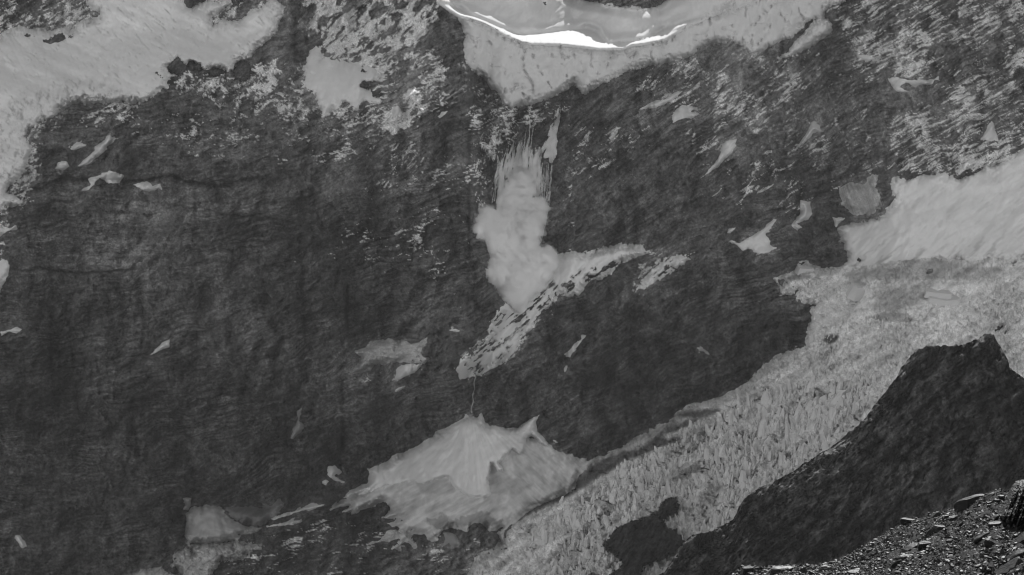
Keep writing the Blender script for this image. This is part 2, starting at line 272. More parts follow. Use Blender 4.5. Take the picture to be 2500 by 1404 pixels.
# the nearly level snow shelf behind the lip of the hanging glacier: wide in the middle, thin at both ends
shelf = P('B', (770, 14), (835, 62), (905, 105), (965, 118), (1060, 150), (1150, 195), (1230, 240), (1330, 283), (1430, 290), (1560, 295), (1680, 305), (1850, 325), (1990, 325), (2050, 300), (2140, 290), (2270, 265), (2340, 220), (2430, 175), 'C', (0, 240), (100, 208), (200, 168), (290, 138), (362, 106), (360, 96), (200, 140), (0, 222), 'B', (2150, 262), (1900, 292), (1870, 262), (1830, 215), (1760, 190), (1650, 195), (1500, 215), (1400, 225), (1320, 228), (1260, 218), (1190, 190), (1100, 150), (1030, 120), (960, 95), (900, 62), (850, 38))
sh_sd = polysd(shelf, PX, PY); w_ = sst(sh_sd, -.5, 2.5)
SLP = blur(blur(np.clip(SLP + 7 * fbm(PX, PY, 260, 2, 0.5, 3), 5, 75), 9, 1), 2, 0)
_, EL = ray(PX, PY)                       # tangent of the line of sight
top = 5500 + 120 * fbm(ax, ax * 0, 700, 2, 0.5, 5)
def drop(slp):
    Yv = np.zeros(PX.shape); Yv[0] = top; ta = np.tan(np.radians(slp))
    for i in range(1, NY): Yv[i] = Yv[i - 1] - Yv[i - 1] * (EL[i - 1] - EL[i]) / np.maximum(ta[i] - EL[i], 0.06)
    return Yv
Y0 = drop(SLP); Y1 = drop(SLP * (1 - w_) + 7.0 * w_)
YL = blur(Y0, 12, 1); ext = np.diff(Y0 - Y1, axis=0, prepend=0)     # how far the shelf reaches back, counted up from the lip
ext = ext[::-1].cumsum(0)[::-1]; above = sst(polysd(SN['basin_above_lip'], PX, PY), -10, 4) * sst(-sh_sd, 3, 16)
YL = YL + blur(ext, 2, 1) * (1 - above) + blur(blur(ext, 16, 1), 3, 0) * above
# buttresses and gullies
def edge_step(line, amount, width, y0, y1, y2, y3):
    xs = np.interp(PY, [p[1] for p in line], [p[0] for p in line])
    s = 1 / (1 + np.exp(np.clip((PX - xs) / width, -30, 30)))
    return -amount * s * sst(PY, y0, y1) * (1 - sst(PY, y2, y3))
YL += edge_step([(1100, 60), (1140, 130), (1152, 300), (1155, 480), (1192, 600), (1200, 690), (1235, 755), (1200, 830), (1120, 920), (1060, 1010)], 170, 9, 60, 240, 900, 1060)
YL += 55 * np.exp(-((PX - np.interp(PY, [0, 300, 700], [1330, 1290, 1260])) / 85) ** 2) * sst(PY, 240, 420) * (1 - sst(PY, 600, 760))
big_s = sst(big, -4, 22)
calm = 1 - 0.9 * sst(sh_sd, -25, -5)
YL += (55 * fbm(PX, PY, 420, 2, 0.5, 7) + 62 * ridged(*rot(PX + 30 * fbm(PX, PY, 160, 2, .5, 9), PY, 72), 210, 3, 8, 105) + 22 * ridged(*rot(PX, PY, 40), 120, 3, 10, 52)) * (1 - 0.65 * big_s) * calm
# the overhanging ledge on the left wall and other dark steps
def ledge(line, amt, wid):
    L = np.array(line); yy = np.interp(PX, L[:, 0], L[:, 1]); on = sst(PX, L[0, 0] - 5, L[0, 0] + 40) * (1 - sst(PX, L[-1, 0] - 40, L[-1, 0] + 5))
    d = (PY - yy); return amt * on * np.where(d > 0, np.exp(-d / wid), np.exp(d / 5.0)) * np.where(d > 0, 1, 1)
def ledges():
    o = 0
    o = o + ledge(P('A', (40, 1330), (300, 1260), (420, 1200), (560, 1210), (820, 1225), (980, 1220), (1150, 1180), (1270, 1230), (1500, 1255), (1640, 1215), (1850, 1180)), 22, 9)
    o = o + ledge(P('D', (70, 575), (200, 578), (270, 560), (400, 590), (560, 600), (700, 590), (850, 575), (960, 580)), 10, 5)
    o = o + ledge(P('E', (520, 560), (620, 600), (700, 640), (780, 640), (860, 600)), 8, 8)
    return o
YL += ledges()
def _crack(x, w, y0, y1, amt, lean=0.0):
    return amt * np.exp(-((PX - x - lean * (PY - y0) - 5 * fbm(PY, PY * 0 + x, 60, 2, .5, 3)) / w) ** 2) * sst(PY, y0, y0 + 25) * (1 - sst(PY, y1 - 30, y1))
YL += _crack(848, 4, 690, 820, 22) + _crack(836, 5, 1010, 1110, 26) + _crack(2395, 9, 210, 320, 25, -0.1) + _crack(720, 10, 0, 160, 15) + _crack(740, 14, 520, 760, 8) + _crack(125, 8, 740, 1300, 12) + _crack(930, 10, 960, 1120, 18) + _crack(1540, 14, 880, 1060, 12, -0.2)

# fine relief of the rock, following its bedding
TH = [(300, 1000, 10), (700, 850, 28), (300, 500, 4), (300, 250, 8), (900, 250, 30), (1500, 750, 32), (1500, 450, 38), (1900, 300, 36), (2300, 200, 24), (2300, 350, 22), (1000, 600, 14), (1700, 1000, 24), (700, 1100, 22), (600, 1000, 14), (50, 50, 28), (2000, 550, 8), (100, 1300, 5), (1950, 700, 12)]
num = 0; den = 0
for x, y, a in TH:
    q = 1 / (((PX - x) ** 2 + (PY - y) ** 2) + 90 ** 2) ** 1.5; num = num + q * a; den = den + q
TH = num / den
TH = TH + 6 * fbm(PX, PY, 200, 2, 0.5, 21)
KA = [0, 14, 28, 42]
def bedded(fn):
    out = 0
    for k, a in enumerate(KA):
        w_ = np.clip(1 - np.abs(TH - a) / 14, 0, 1)
        if k == 0: w_ = np.where(TH < 0, 1, w_)
        if k == 3: w_ = np.where(TH > 42, 1, w_)
        out = out + w_ * fn(*rot(PX, PY + 12 * WARP, a), 60 + k)
    return out
WARP = fbm(PX, PY, 90, 2, 0.5, 33)
b1 = bedded(lambda u, v, s: fbm(u, v, 120, 4, 0.55, s, 13))
b2 = bedded(lambda u, v, s: ridged(u, v, 46, 3, s, 8))
blk = fbm(PX, PY, 38, 5, 0.6, 41); crk = ridged(PX, PY, 60, 4, 43, 85); fine = fbm(PX, PY, 9, 3, 0.7, 44)
facet = bedded(lambda u, v, s: sst(fbm(u, v, 120, 4, 0.62, s + 11, 42), -.05, .05)) - .5
facet2 = sst(fbm(*rot(PX, PY, 62), 90, 4, 0.62, 71, 40), -.06, .06) - .5
detail = 8 * facet + 6 * facet2 + 15 * b1 + 7.0 * b2 + 14 * blk - 40 * np.clip(crk - 0.45, 0, 1) + 4.5 * fine
detail = detail * (1 - 0.93 * sst(big, -13, 4))
YR = YL + detail
# dusting of snow caught on the ledges -------------------------------------
DUST = np.zeros(PX.shape)
def zone(poly, frac, ang, lu, lv, sharp=0.06, soft=25, seed=0):
    Q = np.array(poly); j0, j1 = np.searchsorted(ax, [Q[:, 0].min() - soft, Q[:, 0].max() + soft]); i0, i1 = np.searchsorted(ay, [Q[:, 1].min() - soft, Q[:, 1].max() + soft])
    s_ = (slice(max(i0, 0), i1), slice(max(j0, 0), j1)); X, Y = PX[s_], PY[s_]
    if X.size == 0: return
    sd = polysd(poly, X, Y) + 14 * fbm(X, Y, 50, 3, 0.6, seed + 90)
    w_ = sst(sd, -soft, soft); u, v = rot(X, Y + 6 * fbm(X, Y, 40, 2, .5, 5), ang)
    rl = ridged(u, v, lu * 1.3, 3, seed + 140, lv * 1.5)
    n = 0.55 * fbm(u, v, lu, 4, 0.75, seed + 100, lv) + 0.20 * fbm(u, v, lu * 0.4, 3, 0.8, seed + 120, lv * 0.45) + 0.46 * fbm(X, Y, 90, 3, 0.6, seed + 130) + 0.42 * (rl - 0.25) - 0.012 * np.clip(detail[s_], -8, 8)
    th = 0.52 - frac * 0.95
    th = th + (1 - w_) * 0.7
    DUST[s_] = np.maximum(DUST[s_], sst(n, th - sharp * .6, th + sharp * 1.6))
zone(P('W', (-40, -60), (230, -60), (240, 40), (180, 75), (-40, 100)), 0.30, 28, 26, 8, seed=1)
zone(P('W', (735, -60), (1080, -60), (1060, 60), (1000, 150), (930, 190), (800, 150), (740, 60)), 0.50, 48, 52, 20, seed=2)
zone(P('W', (480, -60), (690, -60), (640, 30), (520, 70)), 0.50, 30, 36, 16, seed=21)
zone(P('W', (430, 160), (560, 185), (680, 140), (760, 150), (790, 290), (600, 300), (420, 240)), 0.38, 5, 20, 15, seed=3)
zone(P('W', (900, 130), (1060, 120), (1100, 160), (1080, 280), (960, 330), (880, 290)), 0.40, 18, 38, 10, seed=4)
zone(P('W', (780, 240), (1000, 250), (990, 310), (800, 320)), 0.30, 10, 18, 9, seed=5)
zone(P('W', (330, 260), (980, 280), (900, 420), (460, 400), (300, 330)), 0.10, 5, 26, 8, seed=6)
zone(P('W', (60, 250), (330, 240), (330, 300), (180, 320), (60, 330)), 0.25, 20, 26, 9, seed=7)
zone(P('W', (30, 300), (100, 280), (100, 440), (30, 520), (0, 700), (-20, 500)), 0.33, 30, 24, 9, seed=8)
zone(P('W', (2010, 20), (2200, -50), (2560, -50), (2560, 400), (2450, 430), (2150, 430), (2160, 330), (2250, 200), (2100, 200)), 0.27, 27, 62, 6, seed=9)
zone(P('W', (2150, 260), (2560, 250), (2560, 420), (2200, 430)), 0.29, 22, 66, 7, seed=10)
zone(P('W', (2010, 20), (2120, 40), (2280, 80), (2260, 220), (2080, 160)), 0.36, 22, 46, 6, seed=11)
zone(P('W', (1560, 130), (1860, 110), (2010, 80), (2000, 200), (1850, 330), (1640, 260), (1540, 220)), 0.22, 34, 44, 8, seed=12)
zone(P('W', (1650, 230), (2100, 160), (2160, 400), (1900, 560), (1700, 480)), 0.10, 33, 50, 8, seed=13)
zone(P('W', (1140, 160), (1240, 250), (1400, 240), (1380, 300), (1250, 330), (1180, 420), (1150, 520), (1140, 300)), 0.30, 12, 22, 6, seed=14)
zone(P('W', (1140, 300), (1230, 330), (1220, 500), (1160, 520)), 0.24, 80, 20, 5, seed=15)
zone(P('W', (1400, 300), (1600, 300), (1560, 380), (1430, 450), (1400, 600), (1360, 500)), 0.16, 34, 40, 7, seed=16)
zone(P('E', (880, 1180), (1100, 960), (1300, 900), (1500, 800), (1600, 760), (1400, 1000), (1250, 1220), (900, 1340)), 0.40, 42, 34, 9, seed=17)
zone(P('E', (2100, 480), (2500, 440), (2480, 560), (2080, 740)), 0.30, 42, 30, 8, seed=18)
zone(P('E', (130, 1280), (660, 1200), (600, 1400), (300, 1400)), 0.22, 30, 26, 8, seed=19)
zone(P('W', (820, 360), (1000, 330), (1100, 420), (900, 500)), 0.06, 45, 30, 7, seed=20)
zone(P('W', (700, 640), (1150, 330), (1180, 520), (1100, 700)), 0.03, 15, 30, 7, seed=22)
zone(P('W', (550, 1300), (900, 1250), (1250, 1330), (1150, 1430), (550, 1430)), 0.11, 6, 110, 6, seed=23)
zone(P('W', (1900, 950), (2000, 840), (2060, 860), (1960, 960)), 0.2, 30, 20, 8, seed=24)
DUST = DUST * (1 - 0.8 * sst(big, 10, 30))
YR = YR - 1.4 * DUST
# colour of the rock, with haze and broad relief shading painted in
pale = sst(fbm(PX, PY, 150, 3, 0.6, 51), 0.05, 0.6) * 0.35
speck = sst(fbm(*rot(PX, PY, 15), 11, 3, 0.8, 52, 4), 0.42, 0.8)
bedtone = bedded(lambda u, v, s: fbm(u, v, 70, 4, 0.7, s + 5, 6))
lines = bedded(lambda u, v, q: sst(ridged(u, v + 5 * blk, 210, 3, q + 7, 11), 0.30, 0.85))
lines2 = bedded(lambda u, v, q: sst(ridged(u, v + 6 * blk, 120, 3, q + 9, 6), 0.35, 0.9))
msk = sst(fbm(PX, PY, 130, 3, .6, 66), -.25, .45); frac_ = sst(ridged(PX + 9 * blk, PY, 26, 3, 56, 130), 0.5, 0.95) * sst(fbm(PX, PY, 100, 2, .5, 67), -.1, .5)
broad = 0.65 * fbm(PX, PY, 320, 3, .5, 68) + 0.35 * fbm(*rot(PX, PY, 55), 130, 3, .55, 69, 60)
for (x_, y_, rx, ry, a_) in [(500, 510, 170, 45, .35), (800, 930, 60, 90, .40), (860, 1020, 24, 80, .3), (1020, 670, 50, 60, .3), (140, 950, 40, 260, -.35), (930, 1060, 40, 70, -.3), (1090, 200, 45, 200, -.3), (1340, 880, 160, 90, -.25), (1680, 420, 120, 160, -.2), (330, 640, 120, 60, .25), (660, 830, 120, 70, .25), (60, 1280, 120, 90, -.25), (1700, 900, 200, 90, -.1), (1480, 650, 100, 30, -.3), (1900, 780, 60, 60, -.3)]:  # light and dark zones painted in for broad relief shading
    broad = broad + a_ * np.exp(-((PX - x_) / rx) ** 2 - ((PY - y_) / ry) ** 2)
rock = 0.122 * (1 + .45 * sst(-PY, -700, -150)) * (1 - .14 * sst(PY, 800, 1150)) * np.exp(broad + .34 * facet + .28 * facet2 + 0.5 * bedtone - (1.0 * lines - .18) * (.35 + .65 * msk) + .75 * lines2 * msk * (pale * 2 + .4) - .5 * frac_ + 0.32 * fbm(PX, PY, 40, 4, 0.6, 53) + 0.45 * fbm(PX, PY, 9, 3, 0.75, 57) + 1.3 * speck * (0.15 + 1.5 * pale))  # haze painted into the tone: paler high up, darker low down
# lighter slab beside the left ledge, darker debris ground at the foot
rock *= 1 + 0.35 * np.exp(-(((PX - 790) / 60) ** 2 + ((PY - 920) / 110) ** 2)) + 0.3 * np.exp(-(((PX - 860) / 25) ** 2 + ((PY - 1020) / 80) ** 2))
def shade_stain(line, wid, up=3.0):  # dark tone along a ledge line: painted overhang shade and wet rock
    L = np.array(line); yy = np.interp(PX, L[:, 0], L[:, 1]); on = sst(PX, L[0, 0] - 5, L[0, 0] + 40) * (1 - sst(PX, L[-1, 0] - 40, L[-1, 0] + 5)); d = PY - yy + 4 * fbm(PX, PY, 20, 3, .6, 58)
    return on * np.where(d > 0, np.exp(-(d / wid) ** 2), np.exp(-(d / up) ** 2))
wet_shade = np.maximum(shade_stain(P('A', (40, 1330), (300, 1260), (420, 1200), (560, 1210), (820, 1225), (980, 1220), (1150, 1180), (1270, 1230), (1500, 1255), (1640, 1215), (1850, 1180)), 11), shade_stain(P('D', (70, 575), (200, 578), (270, 560), (400, 590), (560, 600), (700, 590), (850, 575), (960, 580)), 4))
wet_shade = np.maximum(wet_shade, .8 * shade_stain(P('E', (520, 560), (620, 600), (700, 640), (780, 640), (860, 600)), 9))
wet_shade = np.maximum(wet_shade, .9 * shade_stain(P('D', (1290, 130), (1500, 200), (1800, 225), (2050, 265)), 4))
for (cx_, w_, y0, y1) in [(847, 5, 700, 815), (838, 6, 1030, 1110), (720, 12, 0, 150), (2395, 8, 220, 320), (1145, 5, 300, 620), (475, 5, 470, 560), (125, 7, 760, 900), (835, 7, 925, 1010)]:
    wet_shade = np.maximum(wet_shade, .8 * np.exp(-((PX - cx_ + 4 * fbm(PX, PY, 40, 3, .6, 59)) / w_) ** 2) * sst(PY, y0 - 20, y0 + 15) * (1 - sst(PY, y1 - 25, y1 + 15)))
rock = rock * (1 - .72 * wet_shade)  # overhangs and cracks darkened: painted shade together with wet rock
drift = sst(polysd(P('H', (560, 1180), (900, 1130), (1200, 1080), (1240, 1200), (1100, 1290), (960, 1420), (300, 1420), (450, 1300)), PX, PY) + 14 * fbm(PX, PY, 40, 4, .6, 151), -20, 25)
rock = rock * (1 + 1.1 * drift * (1 + .8 * fbm(*rot(PX, PY, 20), 60, 4, .7, 152, 12)))
rock = np.clip(rock, 0.014, 0.34)
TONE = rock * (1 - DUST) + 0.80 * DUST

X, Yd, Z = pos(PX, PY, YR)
# unseen crest, shaped for light: high sides shade the face, saddle lights the shelf
cx = [-1100, 0, 800, 1030, 1120, 1500, 1800, 2000, 2300, 3600]; cp = [-760, -760, -740, -560, -75, -60, -80, -420, -720, -760]
crest_py = np.interp(ax, cx, cp) + 0 * ax
_, ce = ray(ax, crest_py)
Yc = np.array([np.interp(p, ay, YR[:, j]) for j, p in enumerate(crest_py)])
ZC = ce * Yc; k = 30; ZCs = np.convolve(np.pad(ZC, k, mode='edge'), np.ones(2 * k + 1) / (2 * k + 1), 'valid')
over = np.maximum(Z - ZCs[None, :], 0)
Z = np.where(over > 0, ZCs[None, :] - 0.15 * over, Z)
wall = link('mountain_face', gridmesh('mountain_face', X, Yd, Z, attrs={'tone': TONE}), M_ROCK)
tag(wall, kind='structure')
# far side of the massif
bx = np.linspace(X[0].min(), X[0].max(), 60); zi = np.interp(bx, X[0], Z[0]); yi = np.interp(bx, X[0], Yd[0])
BX = np.stack([bx] * 4); BY = np.stack([yi - 3, yi + 150, yi + 500, yi + 1500]); BZ = np.stack([zi - 2, zi - 90, zi - 600, np.full(60, -1400.0)])
back = link('mountain_back', gridmesh('mountain_back', BX, BY, BZ, attrs={'tone': np.full(BX.shape, 0.08)}), M_ROCK); tag(back, kind='structure')

# ---------------------------------------------------------------- snow and ice sheets
def sheet(name, key, thick, tone, matl, label, cat, group=None, kind=None, tex=None, w=10.0, tonef=None, lift=0.0, dmod=None):
    sl_, d, d0, X_, Y_ = SDG[key]
    if dmod is not None: d = dmod(X_, Y_, d)
    t = np.where(d > 0, thick * (1 - np.exp(-np.clip(d, 0, 1e4) / w)) + lift, d * 1.6)
    Yv = YL[sl_] - t
    if tex is not None: Yv = Yv - tex(X_, Y_) * sst(d, 0, 9)
    T = np.full(X_.shape, float(tone)) if tonef is None else tonef(X_, Y_, d)
    x, y, z = pos(X_, Y_, Yv)
    ov = np.maximum(z - ZCs[sl_[1]][None, :], 0); z = np.where(ov > 0, ZCs[sl_[1]][None, :] - 0.15 * ov + 1, z)
    o = link(name, gridmesh(name, x, y, z, mask=d > -7, attrs={'tone': np.clip(T, 0.05, 0.9)}), matl)
    SHEETY[key] = (sl_, Yv, d)
    return tag(o, label, cat, group, kind)
SHEETY = {}
def soft_snow(base, amp=0.04, s=0, ang=0, lu=200, lv=60):
    return lambda X, Y, d: base * (1 + amp * fbm(*rot(X, Y, ang), lu, 4, 0.55, s, lv) + 0.03 * fbm(X, Y, 20, 3, .6, s + 1)) * (1.06 - 0.06 * sst(d, 0, 10))
def ul_tone(X, Y, d):
    t = 0.74 * (1 + 0.09 * fbm(*rot(X, Y, -18), 260, 4, 0.6, 3, 34))
    dirty = sst(polysd(P('A', (-100, 800), (100, 650), (300, 600), (460, 540), (640, 530), (800, 600), (960, 640), (960, 720), (600, 760), (250, 900), (230, 1200), (-100, 1500)), X, Y), -12, 20)
    n = fbm(X, Y, 16, 4, .7, 4, 24)
    return t * (1 - dirty * (0.10 + 0.35 * sst(n, 0.05, 0.6)))
def ul_tex(X, Y):
    dirty = sst(polysd(P('A', (-100, 800), (100, 650), (300, 600), (460, 540), (640, 530), (800, 600), (960, 640), (960, 720), (600, 760), (250, 900), (230, 1200), (-100, 1500)), X, Y), -12, 20)
    return 13 * fbm(*rot(X, Y, -25), 200, 4, .5, 8, 55) - 5 * sst(ridged(*rot(X, Y, -38), 90, 2, 10, 16), .8, .95) + dirty * 7 * ridged(X, Y, 26, 3, 9, 40) + 1.0 * fbm(*rot(X, Y, -65), 60, 2, .5, 6, 7)
sheet('snowfield', 'upper_left', 20, 0, M_SNOW, 'broad smooth snowfield in the upper left ending in a crumbling ice edge', 'snowfield', tex=ul_tex, tonef=ul_tone, w=3.5)
sheet('snow_patch', 'left_edge_tongue', 5, 0.7, M_SNOW, 'thin snow tongue at the left edge below the big snowfield', 'snow patch', 'snow patches on the rock walls')
sheet('snow_patch', 'left_edge_patch', 6, 0.66, M_SNOW, 'bright ragged snow patch at the left edge of the dark wall', 'snow patch', 'snow patches on the rock walls')
sheet('snow_chute', 'chute', 8, 0, M_SNOW, 'tapering snow chute between rock ribs left of the hanging glacier', 'snow chute', w=3, tonef=soft_snow(0.72, s=12), tex=lambda X, Y: 2 * fbm(X, Y, 60, 2, .5, 5, 150))
def hang_tex(X, Y): return 9 * fbm(X, Y, 120, 3, .5, 31, 80) + 2.2 * fbm(X, Y, 14, 3, .6, 32, 26) - 12 * sst(ridged(X, Y, 48, 3, 33, 80), 0.74, 0.92) - 7 * sst(ridged(X, Y, 130, 3, 34, 24), .8, .94)
def hang_tone(X, Y, d):
    k_ = sst(ridged(X, Y, 34, 3, 34, 66), 0.74, 0.9) * sst(fbm(X, Y, 60, 2, .5, 35), 0.0, 0.5)
    edge = (1 - sst(d, 0, 22)) * sst(fbm(X, Y, 14, 3, .7, 36), -0.2, 0.6) * sst(Y, 60, 130)
    return 0.66 * (1 + 0.05 * fbm(X, Y, 90, 4, .6, 37)) * (1 - 0.3 * k_) * (1 - 0.22 * edge)
sheet('hanging_glacier', 'hanging', 26, 0, M_SNOW, 'hanging glacier with a steep smooth ice face above the avalanche', 'glacier', tex=hang_tex, tonef=hang_tone, w=5, dmod=lambda X, Y, d: np.where(polysd(SN['basin_above_lip'], X, Y) > -8, d + 22, d))
def lip_w(X, Y): return sst(polysd(shelf, X, Y), -14, -3)
sheet('upper_snow_basin', 'basin_above_lip', 0.5, 0, M_SNOW, 'snow basin with a brilliant sunlit shelf behind the hanging glacier lip', 'snowfield',
      tex=lambda X, Y: (1 - lip_w(X, Y)) * 6 * fbm(*rot(X, Y, 12), 170, 2, .5, 38, 60), tonef=soft_snow(0.66, .07, 39), w=2, lift=23, dmod=lambda X, Y, d: d + 5)
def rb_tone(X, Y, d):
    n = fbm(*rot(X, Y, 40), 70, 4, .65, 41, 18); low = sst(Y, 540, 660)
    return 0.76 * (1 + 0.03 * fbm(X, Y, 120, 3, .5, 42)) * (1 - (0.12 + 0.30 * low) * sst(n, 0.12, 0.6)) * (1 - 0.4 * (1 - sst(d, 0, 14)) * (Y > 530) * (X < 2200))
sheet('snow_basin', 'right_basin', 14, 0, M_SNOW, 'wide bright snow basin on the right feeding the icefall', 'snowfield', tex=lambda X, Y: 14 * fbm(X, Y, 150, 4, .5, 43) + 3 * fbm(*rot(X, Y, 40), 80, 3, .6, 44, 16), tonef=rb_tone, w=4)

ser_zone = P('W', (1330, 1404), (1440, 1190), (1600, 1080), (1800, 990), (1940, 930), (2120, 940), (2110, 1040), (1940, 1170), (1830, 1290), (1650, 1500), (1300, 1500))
def ice_tex(X, Y):
    band = fbm(*rot(X, Y, 33), 210, 3, .55, 160, 46)
    sz = sst(polysd(ser_zone, X, Y), -20, 25); up = sst(-polysd(P('F', (1200, 480), (2600, 480), (2600, 640), (2250, 650), (1900, 790), (1500, 830), (1200, 760)), X, Y), -10, 25)
    r1 = ridged(*rot(X, Y, 20), 30, 4, 45, 26); r2 = fbm(X, Y, 90, 3, .55, 46, 50); r3 = ridged(X, Y, 12, 3, 47, 17)
    cre = np.maximum(sst(ridged(*rot(X, Y, -12), 90, 3, 48, 34), 0.72, 0.88), sst(ridged(*rot(X, Y, 70), 90, 3, 49, 36), 0.78, 0.92))
    return 22 * band + 20 * r2 + (13 * r1 + 9 * r3) * (0.25 + 0.75 * up) * (0.6 + 0.5 * sz) - (8 + 12 * sz) * cre * up
moraine = P('H', (1700, 735), (1760, 690), (1830, 640), (2000, 575), (2100, 555), (2200, 480), (2300, 410), (2497, 340), 'I', (160, 320), (300, 285), (420, 290), (200, 400), (0, 480), 'H', (2400, 480), (2250, 530), (2000, 640), (1850, 730), (1660, 850), (1500, 925), (1360, 985), (1300, 1030), (1420, 930), (1620, 848), (1680, 818))
shade_patch = P('L', (930, 620), (1200, 608), (1400, 578), (1250, 640), (1330, 652), (1450, 655), (1270, 690), (1230, 750), (1130, 775), (930, 785), (950, 700))  # shadow area on the upper icefall, painted into the ice tone
slabs = [P('L', (890, 820), (1000, 785), (1170, 790), (1265, 850), (1130, 862), (1000, 855)), P('L', (770, 590), (830, 548), (900, 600), (830, 622)), P('L', (280, 548), (420, 520), (560, 538), (470, 556), (340, 565)), P('L', (1280, 690), (1340, 668), (1460, 660), (1350, 655), (1240, 690))]
bright = [P('L', (1260, 640), (1380, 580), (1500, 600), (1660, 580), (1692, 632), (1450, 652)), P('L', (1250, 715), (1320, 672), (1470, 668), (1420, 752), (1275, 765)), P('L', (510, 740), (820, 690), (740, 830), (560, 905), (490, 1000), (500, 850)), P('L', (765, 600), (830, 625), (900, 605), (905, 680), (840, 702), (765, 670))]
dark_band = P('F', (1250, 600), (1500, 560), (1700, 510), (1950, 500), (2100, 540), (2350, 560), (2250, 620), (1900, 650), (1600, 650), (1300, 640))  # band of darker tone across the icefall head
boul = P('F', (1140, 1060), (1150, 1020), (1200, 1010), (1240, 1030), (1220, 1070), (1170, 1085))
def ice_tone(X, Y, d):
    m = 0.82 * sst(polysd(moraine, X, Y) + 4 + 5 * fbm(X, Y, 20, 3, .6, 71), -6, 8)
    m = np.maximum(m, 0.42 * sst(polysd(shade_patch, X, Y) + 10 * fbm(X, Y, 26, 3, .6, 72), -8, 10))
    m = np.maximum(m, 0.45 * sst(polysd(dark_band, X, Y) + 8 * fbm(X, Y, 26, 3, .6, 73), -8, 10))
    for q in slabs: m = np.maximum(m, 0.42 * sst(polysd(q, X, Y) + 3 * fbm(X, Y, 14, 3, .6, 79), -2, 4))
    m = np.maximum(m, 0.8 * sst(polysd(boul, X, Y), -3, 4))
    lo = P('H', (1180, 1060), (1350, 985), (1500, 960), (1400, 1040), (1260, 1100), (1200, 1250), (1100, 1320), (950, 1420), (900, 1404), (1000, 1290))
    m = np.maximum(m, 0.40 * sst(polysd(lo, X, Y) + 8 * fbm(X, Y, 26, 3, .6, 75), -12, 16))
    n = fbm(X, Y, 24, 4, .7, 74); n2 = 1.3 * fbm(*rot(X, Y, 32), 160, 4, .6, 77, 24)
    base = 0.74 * (1 + 0.30 * n + 0.36 * n2 + .12 * fbm(X, Y, 8, 2, .7, 78)) * (1 - .22 * sst(polysd(ser_zone, X, Y), -20, 25)) * (1 - 0.35 * sst(ridged(X, Y, 16, 2, 76, 24), 0.6, 0.9))  # darker between the seracs: crevasse shade and dirty ice put into the tone
    for q in bright: base = base + (0.78 - base) * .65 * sst(polysd(q, X, Y) + 3 * fbm(X, Y, 14, 3, .6, 80), -2, 4)
    return base * (1 - m)
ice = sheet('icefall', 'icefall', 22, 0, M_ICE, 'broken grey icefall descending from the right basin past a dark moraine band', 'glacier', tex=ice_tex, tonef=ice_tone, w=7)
def cone_old_tone(X, Y, d):
    s_ = fbm(*rot(X, Y, 28), 90, 4, .65, 81, 14) * sst(1250 - X, -60, 60) + fbm(*rot(X, Y, -45), 70, 4, .65, 82, 14) * sst(X - 1250, -60, 60)
    n = fbm(X, Y, 45, 4, .6, 83)
    return 0.58 * (1 + 0.42 * s_ + 0.28 * n) * (1 - 0.5 * sst(polysd(P('H', (680, 1030), (760, 1000), (880, 1010), (980, 985), (1100, 975), (1150, 1000), (1190, 1080), (1080, 1100), (1020, 1050), (960, 1050), (880, 1080), (760, 1100)), X, Y) + 16 * n + 6 * fbm(X, Y, 12, 3, .7, 84), -4, 6) - 0.28 * sst(polysd(P('H', (1100, 660), (1170, 640), (1220, 720), (1330, 760), (1400, 800), (1330, 830), (1250, 860), (1100, 850)), X, Y) + 10 * n, -4, 6) - .3 * sst(polysd(P('H', (600, 780), (820, 740), (830, 800), (740, 860), (640, 850)), X, Y) + 8 * n, -4, 6))
sheet('old_avalanche_cone', 'cone_old', 5, 0, M_SNOW, 'dirty grey older avalanche snow spreading below the twin cones', 'snow cone', tonef=cone_old_tone, w=7, tex=lambda X, Y: 1.6 * fbm(*rot(X, Y, 28), 60, 3, .6, 84, 12) + 3 * fbm(X, Y, 130, 2, .5, 85))
def cone_tone(X, Y, d):
    a = np.degrees(np.arctan2(Y - 1000, X - 1152)); fan = fbm(a * 9, np.hypot(X - 1152, Y - 1000), 40, 4, .6, 86, 260)
    return 0.75 * (1 + 0.12 * fan + 0.04 * fbm(X, Y, 40, 3, .6, 87)) * (1 - 0.2 * sst(X + 6 * fbm(X, Y, 30, 2, .5, 88), 1235, 1265) * sst(Y, 1060, 1100))
def cone_tex(X, Y):
    a = np.degrees(np.arctan2(Y - 1000, X - 1152)); r = np.hypot(X - 1152, Y - 1000)
    return 26 * np.exp(-((X - 1152) / 110) ** 2) * np.exp(-((Y - 1120) / 120) ** 2) + 16 * np.exp(-((X - 1300) / 50) ** 2) * np.exp(-((Y - 1110) / 80) ** 2) + 2.2 * fbm(a * 9, r, 40, 3, .6, 89, 300) * sst(r, 10, 80)
sheet('fresh_avalanche_cone', 'cone_fresh', 9, 0, M_SNOW, 'large pale twin-peaked cone of fresh avalanche snow at the cliff foot', 'snow cone', tonef=cone_tone, tex=cone_tex, w=3)
def lls_tone(X, Y, d):
    return 0.34 * (1 + 0.16 * fbm(*rot(X, Y, -28), 90, 3, .6, 91, 14)) + 0.22 * sst(fbm(*rot(X, Y, -4), 120, 3, .6, 92, 9), 0.15, 0.45) * sst(Y, 1285, 1305)
sheet('snow_fan', 'lower_left_snow', 7, 0, M_SNOW, 'smooth grey snow fan with pale streaks at the foot of the left wall', 'snow fan', tonef=lls_tone, w=6, tex=lambda X, Y: 9 * np.exp(-((X - 500) / 60) ** 2))
